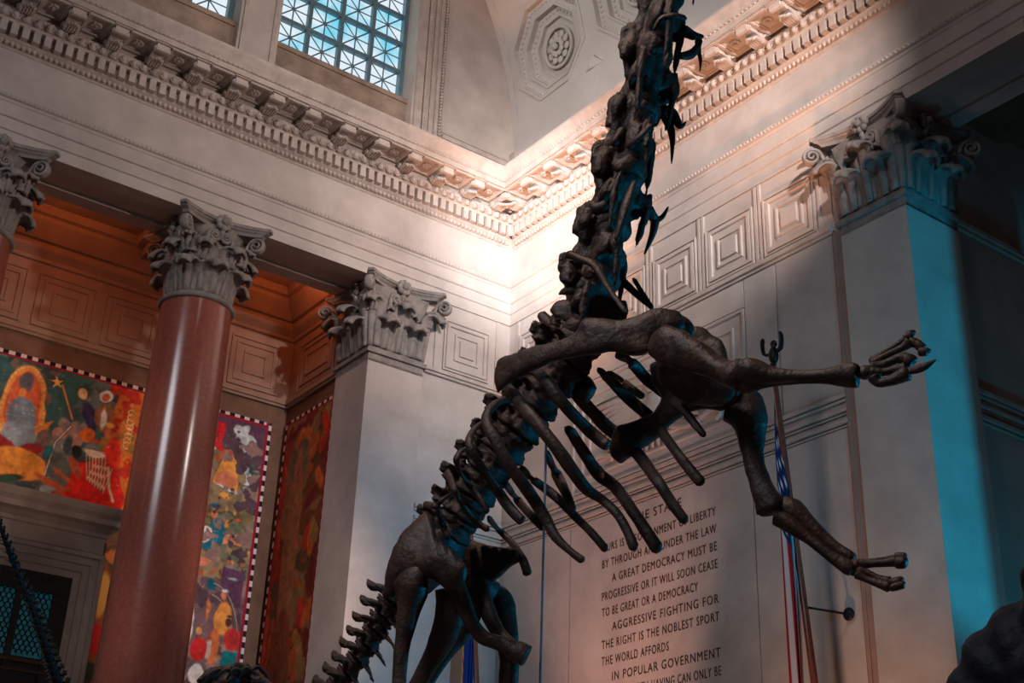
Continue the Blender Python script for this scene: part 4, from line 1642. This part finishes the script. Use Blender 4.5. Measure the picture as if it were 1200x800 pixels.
def place_vert(me, name, A_, B_, rad, lscale=1.0, roll=0.0, parent=dino):
    """vertebra from A_ (tail end) to B_ (head end)"""
    t = (B_ - A_)
    L = t.length
    t = t.normalized()
    x = (LAT - t * LAT.dot(t)).normalized() * -1
    if x.cross(t).dot(V((0, 0, 1))) + 0 < -9:
        pass
    z = x.cross(t)
    # dorsal side: away from the belly (belly faces FWD when rearing)
    if z.dot(FWD) > 0 and abs(t.z) > .3:
        z, x = -z, -x
    elif abs(t.z) <= .3 and z.z < 0:
        z, x = -z, -x
    Rm = Matrix((x, t, z)).transposed()
    Rm = Rm @ Matrix.Rotation(roll, 3, 'Y')
    o = bpy.data.objects.new(name, me)
    COL.objects.link(o)
    o.parent = parent
    o.location = (A_ + B_) / 2 - org(parent)
    o.rotation_euler = Rm.to_euler()
    o.scale = (rad, L * lscale, rad)
    return o


neck = [(684, 394), (701, 332), (714, 270), (735, 205), (750, 136), (766, 66), (783, -6), (788, -75), (789, -140), (784, -210)]
for i in range(len(neck) - 1):
    A_, B_ = S(*neck[i]), S(*neck[i + 1])
    place_vert(CERV[i % 3], 'neck_vertebra', A_, B_, .53 - .008 * i if i < 6 else .46 - .05 * (i - 6), 1.06, roll=(-.3, .35, -.2, .4, -.35, .2)[i % 6])
# head, above the picture
hA, hB = S(784, -210), S(815, -245)
bone('skull', [(780, -208, 0, 10), (792, -222, 0, 15), (808, -238, 0, 13), (826, -246, 0, 9)], .7)
bone('lower_jaw', [(790, -206, 0, 6), (806, -216, 0, 6), (828, -230, 0, 4)], .8)
back = [(684, 396), (664, 424), (645, 452), (625, 479), (606, 506), (588, 532), (571, 557), (555, 582), (540, 606), (527, 628)]
for i in range(len(back) - 1):
    place_vert(DORS[i % 2], 'back_vertebra', S(*back[i + 1]), S(*back[i]), .42 - .008 * i, 1.02, roll=(.1, -.12, .05)[i % 3])
tail = [(470, 688), (460, 705), (450, 722), (441, 739), (431, 756), (420, 772), (408, 788), (395, 803), (380, 818), (364, 831), (346, 843), (326, 853), (305, 861), (283, 867), (260, 871), (236, 873), (212, 873), (186, 872), (160, 869)]
for i in range(len(tail) - 1):
    r_ = .27 * (1 - i / 22)
    place_vert(CAUD[i % 2], 'tail_vertebra', S(*tail[i + 1]), S(*tail[i]), max(r_, .06), .95)

# sacrum and pelvis
bone('sacrum', [(532, 616, 0, 20), (516, 640, 0, 26), (496, 664, 0, 26), (470, 690, 0, 16)], 1.1, amp=.2)
ILN = [(500, 598), (509, 605), (513, 628), (532, 648), (547, 664), (543, 684), (526, 692), (507, 676), (486, 676), (468, 690), (460, 701), (449, 697), (452, 674), (461, 646), (474, 621), (486, 609)]
plate('ilium', ILN, lambda x, y: -.42 - .10 * math.sin((y - 600) / 100 * PI), .11)
ILF = [(520, 612), (556, 634), (585, 640), (604, 642), (611, 656), (598, 664), (580, 680), (566, 704), (545, 706), (528, 680), (512, 650)]
plate('ilium', ILF, lambda x, y: .42, .12)
bone('pubis', [(528, 676, -.36, 13), (541, 700, -.33, 11), (553, 728, -.28, 9), (566, 745, -.22, 9), (590, 755, -.16, 9), (607, 764, -.12, 12), (617, 770, -.1, 13)], .7, amp=.14)
bone('pubis', [(562, 690, .34, 14), (574, 720, .30, 10), (588, 746, .22, 9), (606, 768, .12, 12)], .7, amp=.14)
bone('ischium', [(528, 690, -.3, 20), (526, 718, -.25, 20), (515, 752, -.2, 17), (500, 780, -.14, 12), (484, 812, -.1, 11), (470, 842, -.08, 12)], .6, amp=.12)
bone('ischium', [(552, 700, .3, 18), (543, 730, .22, 18), (524, 758, .16, 14), (504, 790, .1, 11), (488, 822, .06, 11)], .6, amp=.12)
place = S(566, 700, .42)
bone('femur_head', [(556, 690, .30, 16), (572, 692, .48, 16), (580, 686, .55, 10)], 1.0)


def leg(side, top, topw):
    s = -.5 if side == 'near' else .55
    f_ = 0.0
    if side == 'near':
        bone('femur', [(486, 664, s + .10, 12), (484, 678, s, 21), (483, 694, s, 21), (478, 716, s, 15), (473, 742, s, 11), (469, 770, s, 9.5), (468, 800, s, 9.5), (467, 826, s, 12), (466, 846, s, 17), (466, 858, s, 14)], .75, amp=.12)
        kx, ky = 466, 862
        bone('fibula', [(kx + 8, ky + 4, s - .06, 8), (kx + 5, ky + 40, s - .06, 5), (kx + 2, ky + 92, s - .05, 6)], 1)
    else:
        bone('femur', [(574, 694, s - .08, 12), (584, 704, s, 18), (589, 722, s, 17), (594, 748, s, 14), (597, 775, s, 12), (597, 800, s, 12), (596, 824, s, 14), (594, 840, s, 18), (593, 852, s, 14)], .75, amp=.12)
        kx, ky = 593, 856
        bone('fibula', [(kx + 8, ky + 4, s + .06, 8), (kx + 3, ky + 40, s + .06, 5), (kx - 2, ky + 84, s + .05, 6)], 1)
    K = S(kx, ky, s)
    An = V((K.x, K.y, ZPL + .34)) - FWD * .25
    mb = MB()
    pts = catmull([tuple(K), tuple(K.lerp(An, .2)), tuple(K.lerp(An, .6)), tuple(An)], 6)
    mb.tube(pts, [.15 - .07 * math.sin(PI * i / (len(pts) - 1)) for i in range(len(pts))], 12)
    obj('tibia', mb, BONE, dino, smooth=True)
    for k in range(5):
        d = (FWD * math.cos((k - 2) * .45) + LAT * math.sin((k - 2) * .45))
        mb = MB()
        A0 = An + V((0, 0, -.04)) + d * .06
        B0 = V((An.x, An.y, ZPL + .10)) + d * .26
        C0 = V((An.x, An.y, ZPL + .05)) + d * .46
        mb.tube([A0, A0.lerp(B0, .5), B0, B0.lerp(C0, .4), C0], [.06, .045, .06, .05, .02], 8)
        obj('toe', mb, BONE, dino, smooth=True)


leg('near', None, None)
leg('far', None, None)

# shoulder girdle
SCN = [(582.6, 420.8), (579, 435), (582.6, 461), (588, 459), (596, 453), (614.6, 437.4), (643, 425.5), (679, 418), (712, 412), (722, 411), (743, 417), (755, 415), (762, 410), (767, 400), (775, 394), (804.6, 386), (802, 371), (794, 363.8), (774, 361), (759.5, 363.8), (740.5, 371), (724, 375.6), (702.5, 374), (690, 372), (681, 376), (680, 385), (667, 394.6), (643, 402), (607.5, 411)]
plate('scapula', SCN, lambda x, y: -.66 - .16 * math.sin(max(0, min(1, (x - 580) / 225)) * PI), .13, amp=.022)
SCF = [(714, 526), (716, 534), (727, 545), (738, 537), (749, 528), (774, 510), (792, 493), (806, 483), (825, 478), (846, 481), (868, 466), (866, 448), (850, 438), (815, 425), (780, 420), (762, 428), (764, 446), (776, 466), (766, 484), (745, 492), (721, 500)]
plate('scapula', SCF, lambda x, y: .46 + max(0, y - 440) / 100 * .22 + .10 * math.sin(max(0, min(1, (x - 714) / 150)) * PI), .14, amp=.02)
plate('coracoid', [(808, 384), (816, 383), (826, 385), (834, 393), (846, 397), (851, 410), (854, 425), (840, 440), (815, 440), (806, 425), (800, 400)], lambda x, y: .36, .16)
plate('sternal_plate', [(770, 425), (800, 418), (845, 436), (866, 456), (850, 476), (815, 474), (785, 462), (770, 445)], lambda x, y: -.12 + (y - 418) / 58 * .62, .10)
bone('coracoid', [(780, 376, -.62, 14), (800, 384, -.58, 12), (805, 396, -.5, 8)], .6)

# near arm
bone('humerus', [(766, 404, -.76, 15), (779, 405, -.78, 22), (797, 409, -.82, 23), (816, 416, -.86, 20), (834, 427, -.9, 15), (850, 435, -.93, 15), (862, 438, -.95, 18), (871, 440, -.96, 14)], .8, amp=.16)
bone('radius', [(864, 447, -.92, 12), (878, 447, -.93, 14), (900, 446, -.94, 8), (935, 444, -.96, 6), (970, 443, -.98, 7), (997, 443, -1, 12), (1006, 443, -1, 12)], .9)
bone('ulna', [(866, 433, -1.0, 12), (880, 434, -1.0, 16), (902, 439, -1.0, 11), (938, 440, -1.0, 7), (972, 438, -1.02, 7), (997, 436, -1.04, 11), (1005, 437, -1.04, 9)], .9)
bone('wrist_bone', [(1005, 436, -1.02, 6), (1014, 436, -1.02, 9), (1023, 434, -1.02, 6)], .9)
for i, pts in enumerate(([(1019, 424), (1040, 410), (1058, 399), (1063, 395)], [(1020, 427), (1040, 416), (1058, 407), (1067, 400)], [(1020, 431), (1036, 427), (1052, 420), (1062, 420)], [(1020, 436), (1034, 436), (1050, 433), (1064, 431)], [(1024, 441), (1030, 448), (1046, 445), (1066, 436)])):
    r_ = (3.6, 5.0, 6.2, 6.0, 7.0)[i]
    s = -.90 - .06 * i
    bone('hand_bone', [(pts[0][0], pts[0][1], s, r_ * 1.3), (pts[1][0], pts[1][1], s, r_ * .85), (pts[2][0], pts[2][1], s, r_ * .95), (pts[3][0], pts[3][1], s, r_ * 1.5)], .9, n=10, per=5)
for i, (x, y, r_, x2, y2) in enumerate(((1064, 395, 6, 1069, 391), (1069, 401, 6, 1078, 404), (1076, 404, 6, 1082, 408), (1079, 412, 5.5, 1087, 412), (1062, 421, 8, 1070, 424))):
    bone('toe_bone', [(x - 3, y, -.9 - .05 * i, r_ * .8), (x, y, -.9 - .05 * i, r_), (x2, y2, -.9 - .05 * i, r_ * .9), (x2 + 1.5, y2 + 1, -.9 - .05 * i, r_ * .5)], .9, n=10, per=3)
bone('thumb_claw', [(1066, 434, -1.15, 5), (1076, 432, -1.15, 5.5), (1086, 428, -1.15, 4.5), (1097, 421, -1.15, 1)], .6, n=10)
# far arm
bone('humerus', [(861, 468, .62, 20), (870, 474, .62, 25), (877, 490, .62, 23), (879, 512, .62, 17), (883, 538, .62, 13), (890, 562, .62, 12.5), (898, 582, .62, 15), (904, 594, .62, 18), (906, 601, .62, 14)], .7, amp=.14)
bone('radius', [(908, 606, .58, 9), (920, 611, .58, 10), (945, 629, .58, 7.5), (972, 650, .58, 7), (992, 664, .58, 9), (999, 669, .58, 7)], .9)
bone('ulna', [(915, 590, .66, 9), (928, 597, .66, 13), (950, 617, .66, 10), (975, 639, .66, 8), (995, 653, .66, 9), (1001, 656, .66, 7)], .9)
bone('wrist_bone', [(996, 660, .62, 7), (1003, 665, .62, 11), (1008, 668, .62, 8)], .9)
for i, pts in enumerate(([(1006, 658), (1025, 656), (1044, 653), (1051, 652)], [(1006, 661), (1022, 660), (1038, 659), (1052, 657)], [(1004, 668), (1018, 672), (1030, 678), (1044, 682)], [(1003, 672), (1014, 678), (1028, 683), (1044, 688)])):
    r_ = (2.6, 5.2, 4.6, 5.2)[i]
    s = .66 - .05 * i
    bone('hand_bone', [(pts[0][0], pts[0][1], s, r_ * 1.3), (pts[1][0], pts[1][1], s, r_ * .9), (pts[2][0], pts[2][1], s, r_), (pts[3][0], pts[3][1], s, r_ * 1.4)], .9, n=10, per=5)
for x, y, x2, y2, r_, s in ((1051, 652, 1060, 652, 5, .66), (1052, 659, 1061, 658, 7, .6), (1044, 684, 1056, 681, 6.5, .55), (1046, 688, 1058, 685, 5, .5)):
    bone('toe_bone', [(x - 3, y, s, r_ * .8), (x, y, s, r_), (x2, y2, s, r_), (x2 + 3, y2, s, r_ * .5)], .9, n=10, per=3)

# ribs: (px, py, r) along each; near ones bow towards the camera's side, far ones away
NEAR = [
    [(622, 428, 5), (632, 438, 6), (642, 449, 7), (662, 475, 7.5), (688, 502, 7.5), (703, 515, 7.5), (713, 522, 7)],
    [(585, 446, 4.5), (593, 452, 6), (604, 464, 7), (614, 478, 8), (630, 496, 8), (652, 524, 8), (670, 550, 8), (687, 573, 7), (706, 586, 5.5), (723, 602, 5.5), (735, 622, 6), (744, 644, 6.5)],
    [(606, 470, 4), (590, 469, 5.5), (578, 475, 6.5), (570, 487, 6.5), (571, 499, 7), (581, 517, 7.5), (594, 542, 7.5), (612, 566, 7.5), (626, 586, 7.5), (641, 610, 7), (651, 628, 6), (668, 645, 4.5), (684, 657, 5)],
    [(569, 494, 4), (560, 499, 5), (552, 508, 5), (549, 518, 5), (555, 532, 5), (567, 551, 5.5), (581, 571, 6), (592, 588, 6.5), (604, 602, 6.5), (613, 611, 6)],
    [(556, 526, 3.5), (546, 526, 4), (538, 531, 4.5), (535, 540, 4.5), (539, 553, 4), (550, 568, 4), (562, 584, 4), (572, 600, 4)],
    [(523, 553, 4.5), (528, 561, 4.5), (533, 575, 4), (542, 592, 4), (557, 610, 4), (573, 621, 4)],
    [(534, 577, 4), (524, 582, 4), (516, 587, 4), (513, 598, 3.5), (518, 614, 3.5), (525, 631, 4)],
    [(497, 590, 4), (506, 592, 4), (514, 597, 3), (520, 612, 3), (526, 632, 3)],
]
FAR = [
    [(724, 414, 7), (741, 426, 7), (757, 444, 7), (778, 460, 7), (797, 476, 5.5), (812, 494, 5), (826, 511, 4)],
    [(702, 432, 6), (718, 449, 6), (740, 470, 7), (765, 491, 6.5), (776, 506, 6), (792, 528, 6), (808, 549, 6.5), (823, 567, 7)],
    [(712, 436, 4), (731, 448, 4.5), (744, 458, 4.5), (754, 465, 4)],
    [(676, 462, 8), (696, 484, 8), (714, 502, 8), (735, 517, 8), (752, 538, 7.5), (770, 563, 7), (786, 588, 6.5), (804, 612, 6.5)],
    [(665, 500, 7), (684, 530, 7.5), (702, 556, 8), (720, 570, 7.5), (738, 594, 7), (755, 620, 7.5), (772, 646, 8)],
    [(610, 548, 5), (626, 563, 5), (650, 581, 5.5), (680, 611, 5), (695, 626, 5), (711, 645, 5)],
    [(572, 606, 4), (584, 620, 4), (600, 636, 4.5), (613, 656, 5.5), (619, 674, 6)],
    [(592, 565, 5), (606, 585, 5), (624, 605, 5), (638, 620, 4)],
    [(640, 530, 6), (652, 555, 7), (662, 575, 6), (672, 600, 5)],
]
for lst, sg in ((NEAR, -1), (FAR, 1)):
    for r_ in lst:
        n_ = len(r_)
        pts = []
        for i, (x, y, rr) in enumerate(r_):
            f = i / (n_ - 1)
            s = sg * (.18 + .55 * math.sin(PI * min(f * 1.15 + .06, .86)))
            pts.append((x, y, s, rr))
        bone('rib', pts, .62, n=12, per=5, amp=.09)

# free spikes and processes of the neck and shoulder
SPK = [[(664, 297, -.25, 5), (680, 303, -.28, 5), (697, 312, -.3, 4.5), (715, 341, -.32, 3.5), (735, 368, -.34, 3)],
       [(718, 318, .2, 5), (734, 334, .25, 4.5), (752, 350, .3, 4), (765, 361, .3, 3)],
       [(742, 326, .3, 2.5), (752, 342, .3, 3), (764, 360, .3, 2.5)],
       [(758, 244, .2, 8), (768, 256, .3, 6), (776, 254, .35, 3.5), (783, 242, .35, 1.5)],
       [(768, 256, .3, 6), (765, 272, .34, 4), (760, 286, .36, 3), (755, 298, .36, 1.2)],
       [(776, 128, .2, 9), (788, 134, .3, 7), (797, 148, .3, 4), (804, 142, .35, 1.2)],
       [(774, 128, .2, 7), (784, 146, .3, 5.5), (788, 164, .3, 3.5), (787, 192, .3, .8)],
       [(800, 36, .2, 8), (812, 42, .3, 6), (825, 43, .35, 2)],
       [(818, 46, .3, 5), (819, 60, .3, 3), (821, 72, .3, 2), (820, 84, .3, .8)],
       [(795, 66, .1, 6), (808, 64, .2, 7), (816, 56, .25, 5), (822, 46, .3, 2)],
       [(712, 238, -.2, 6), (700, 244, -.2, 7), (692, 240, -.2, 6), (690, 250, -.2, 4), (697, 256, -.2, 4)],
       [(690, 330, -.1, 12), (674, 338, -.15, 8), (660, 342, -.15, 4), (655, 345, -.15, 1)],
       [(735, 172, -.2, 4), (750, 160, -.24, 4), (764, 146, -.2, 4)],
       [(730, 150, -.15, 6), (722, 164, -.2, 8), (716, 170, -.2, 4)],
       [(760, 96, -.2, 3.5), (746, 82, -.2, 6), (740, 80, -.2, 4)],
       [(766, 36, -.2, 3), (774, 22, -.22, 3), (790, 18, -.2, 3.5), (804, 22, -.1, 4)],
       [(744, 212, -.2, 3.5), (735, 238, -.24, 6), (728, 262, -.26, 5), (722, 282, -.26, 3)],
       [(783, 46, -.1, 5), (782, 66, -.12, 5), (780, 80, -.1, 3)]]
for p in SPK:
    bone('vertebral_process', p, .7, n=10, per=5, amp=.16)
plate('neural_spine', [(643, 364), (652, 353), (664, 350), (676, 354), (679, 372), (668, 380), (652, 374)], lambda x, y: -.05, .10, .02)
for p in ([(633, 367, -.1, 5), (640, 376, -.1, 7), (652, 384, -.1, 7), (668, 396, -.1, 9)], [(628, 399, -.05, 4), (638, 404, -.05, 5), (650, 410, -.05, 6)], [(642, 392, -.1, 7), (655, 396, -.1, 10), (668, 404, -.1, 10)],
          [(672, 440, .15, 14), (682, 455, .15, 16), (694, 462, .15, 10)], [(617, 455, -.1, 4), (606, 460, -.1, 5), (596, 466, -.1, 4)]):
    bone('neural_spine', p, .7, n=10, per=5, amp=.18)
# steel rod that carries the cast
rod = MB()
tp = S(640, 520, 0)
rod.tube([tp, V((tp.x, tp.y, 5.0)), V((tp.x, tp.y, ZPL))], .010, 8)
o = obj('support_rod', rod, STEEL, dino, smooth=True)
o['label'] = 'thin steel support rod'

# ------------------------------------------------------------------ small predator skeleton, lower left


def G(px, py, D_):
    d = pxray(px, py)
    return CAMP + d * (D_ / math.hypot(d.x, d.y))


hips = G(150, 905, 8.6)
thero = thing('predator_skeleton', 'dark predator dinosaur skeleton at lower left, tail tip and skull top showing', 'skeleton', (hips.x, hips.y, FZ))
tp_ = [(-4, 604, 7.6), (4, 628, 7.65), (14, 655, 7.7), (26, 685, 7.8), (38, 712, 7.9), (47, 738, 8.0), (56, 764, 8.1), (64, 788, 8.2), (74, 815, 8.3), (92, 845, 8.4), (118, 875, 8.5), (150, 900, 8.6), (180, 905, 8.8), (205, 890, 9.0), (222, 865, 9.1), (234, 838, 9.2), (248, 812, 9.3)]
pts = catmull(tp_, 3)
SM = remeshed(vert_caudal(), 'small_vertebra', .08, V((0, 0, 0)), 1, .03, 4, 30)
SM.materials.clear()
SM.materials.append(BONE)
for i in range(len(pts) - 1):
    A_, B_ = G(*pts[i]), G(*pts[i + 1])
    t = (B_ - A_)
    L = t.length
    t = t.normalized()
    x = HD.cross(t).normalized() if abs(t.z) > .95 else t.cross(V((0, 0, 1))).normalized()
    z = x.cross(t)
    o = bpy.data.objects.new('tail_vertebra' if i < 33 else 'back_vertebra', SM)
    COL.objects.link(o)
    o.parent = thero
    o.location = (A_ + B_) / 2 - org(thero)
    o.rotation_euler = Matrix((x, t, z)).transposed().to_euler()
    r_ = .022 + .10 * min(1, i / 36)
    o.scale = (r_, L, r_)


def gtube(name, pts_, n=8):
    mb = MB()
    C_ = catmull(pts_, 5)
    P = [G(c[0], c[1], c[2]) for c in C_]
    mb.tube(P, [c[3] for c in C_], n)
    return obj(name, mb, BONE, thero, smooth=True)


sk = MB()
for p in ([(232, 799, 9.2, .02), (248, 790, 9.2, .045), (266, 787, 9.25, .05), (284, 788, 9.3, .05), (304, 797, 9.35, .045), (318, 806, 9.4, .03)],
          [(246, 806, 9.2, .03), (262, 800, 9.2, .05), (285, 800, 9.25, .06), (310, 808, 9.3, .05)],
          [(270, 784, 9.15, .015), (278, 781, 9.2, .03), (288, 782, 9.2, .03), (296, 788, 9.2, .02)],
          [(300, 795, 9.2, .03), (318, 812, 9.2, .05), (330, 830, 9.25, .06), (312, 840, 9.3, .06), (280, 832, 9.3, .06), (255, 822, 9.3, .06)]):
    C_ = catmull(p, 5)
    sk.tube([G(c[0], c[1], c[2]) for c in C_], [c[3] for c in C_], 8)
obj('skull', remeshed(sk, 'skull', .014, org(thero), 1, .012, 14, 3), BONE, thero)
for k in range(5):
    gtube('skull_strut', [(240 + 13 * k, 800 - 2 * k, 9.12, .008), (249 + 13 * k, 787 - 1.5 * k, 9.1, .014), (262 + 13 * k, 784 + k * 2.2, 9.12, .010)])
for s in (-1, 1):
    H_ = hips + HR * (s * .22)
    mb = MB()
    kn = V((H_.x, H_.y, FZ + 1.25)) + HR * .35
    an = V((H_.x, H_.y, FZ + .5)) - HR * .1
    mb.tube([H_, H_.lerp(kn, .5), kn], [.10, .06, .09], 8)
    obj('femur', mb, BONE, thero, smooth=True)
    mb = MB()
    mb.tube([kn, kn.lerp(an, .5), an], [.09, .05, .06], 8)
    obj('tibia', mb, BONE, thero, smooth=True)
    for k in range(3):
        d = HR * math.cos((k - 1) * .5) + HD * math.sin((k - 1) * .5)
        mb = MB()
        mb.tube([an, an + d * .15 + V((0, 0, -.38)), an + d * .42 + V((0, 0, -.46)), an + d * .55 + V((0, 0, -.485))], [.05, .045, .035, .012], 8)
        obj('toe', mb, BONE, thero, smooth=True)

# ------------------------------------------------------------------ visitor in a dark padded jacket, lower right
PC = G(1308, 745, 2.45)                          # between the shoulders
pb_ = V((PC.x, PC.y, FZ))
per = thing('person', 'person in a dark padded jacket standing close by, only one shoulder showing', 'person', tuple(pb_))
sx = (HR * .60 - HD * .80).normalized()          # their left-to-right
fx = (HD * .60 + HR * .80).normalized()
#                                         # they look into the hall
zs = PC.z


def PP(a, b, z):
    return V((PC.x, PC.y, 0)) + sx * a + fx * b + V((0, 0, z))


bdm = MB()
bdm.tube([PP(0, 0, zs - .10), PP(0, 0, zs + .04), PP(0, .02, zs + .14)], [.075, .06, .058], 12)
bdm.blob(PP(0, .035, zs + .235), (.078, .095, .118), 16, 12)
bdm.tube([PP(0, .10, zs + .23), PP(0, .145, zs + .21), PP(0, .13, zs + .19)], [.012, .018, .01], 6)
bdm.blob(PP(0, .11, zs + .145), (.03, .03, .02), 8, 6)
for s in (-1, 1):
    bdm.blob(PP(s * .082, .02, zs + .22), (.015, .022, .032), 6, 5)
    bdm.tube([PP(s * .10, 0, zs - .62), PP(s * .115, .02, zs - .95), PP(s * .11, 0, FZ + .10)], [.095, .068, .048], 10)
    bdm.tube([PP(s * .11, -.06, FZ + .05), PP(s * .12, .08, FZ + .055), PP(s * .13, .20, FZ + .035)], [.045, .05, .03], 8)
    bdm.tube([PP(s * .2, 0, zs - .05), PP(s * .29, .0, zs - .32), PP(s * .30, .06, zs - .56)], [.05, .042, .03], 8)
    hb = PP(s * .30, .07, zs - .60)
    bdm.blob(hb, (.028, .04, .05), 8, 6)
    for k in range(4):
        bdm.tube([hb + fx * (.03 - .02 * k) + V((0, 0, -.03)), hb + fx * (.036 - .022 * k) + V((0, 0, -.08)), hb + fx * (.03 - .022 * k) - sx * (s * .015) + V((0, 0, -.115 + .008 * abs(k - 1)))], [.010, .009, .007], 6)
    bdm.tube([hb + fx * .03, hb + fx * .06 + V((0, 0, -.04)), hb + fx * .06 + V((0, 0, -.075))], [.012, .011, .008], 6)
bdm.tube([PP(0, 0, zs - .10), PP(0, 0, zs - .4), PP(0, 0, zs - .68)], [(.16, .10), (.14, .09), (.15, .11)], 14, side=fx)
obj('body', remeshed(bdm, 'body', .012, org(per), 2), SKIN, per)
jk = MB()


def puff(pts_, rad, rip, n=18, side=None):
    C_ = catmull([tuple(p) for p in pts_], 14)
    R_ = catmull([r if isinstance(r, tuple) else (r, r) for r in rad], 14)
    N = len(C_)
    rr = []
    for i in range(N):
        ph = abs(math.sin(PI * rip * i / (N - 1)))
        rr.append(tuple(float(v) * (.86 + .18 * ph ** .7) for v in R_[i]))
    jk.tube([V(c) for c in C_], rr, n, side=side)


puff([PP(0, 0, zs + .07), PP(0, 0, zs - .02), PP(0, -.01, zs - .12), PP(0, -.01, zs - .35), PP(0, 0, zs - .68)], [(.09, .10), (.16, .12), (.225, .15), (.225, .15), (.215, .16)], 9, side=fx)
for s in (-1, 1):
    puff([PP(s * .06, 0, zs + .01), PP(s * .17, 0, zs - .025), PP(s * .245, 0, zs - .12), PP(s * .29, 0, zs - .30), PP(s * .31, .05, zs - .54)], [.09, .105, .10, .085, .065], 8)
puff([PP(0, -.02, zs + .01), PP(0, -.02, zs + .07), PP(0, -.02, zs + .14)], [(.12, .125), (.135, .135), (.115, .12)], 2, side=fx)
obj('padded_jacket', remeshed(jk, 'padded_jacket', .012, org(per), 1, .004, 9, 2), DARKF, per)
hr_ = MB()
hr_.blob(PP(0, .005, zs + .262), (.092, .108, .118), 18, 12)
hr_.blob(PP(0, -.045, zs + .18), (.075, .06, .09), 12, 8)
obj('hair', remeshed(hr_, 'hair', .011, org(per), 1, .008, 20, 1), HAIR, per)
tr = MB()
for s in (-1, 1):
    tr.tube([PP(s * .085, 0, zs - .60), PP(s * .105, .0, zs - .75), PP(s * .118, .02, zs - .97), PP(s * .112, 0, FZ + .08)], [.118, .112, .088, .075], 14)
obj('trousers', remeshed(tr, 'trousers', .014, org(per), 2), TROUS, per)

# ------------------------------------------------------------------ lower everything so that the floor is at zero
for o in list(SC.objects):
    if o.parent is None:
        o.location.z -= FZ
bpy.context.view_layer.update()
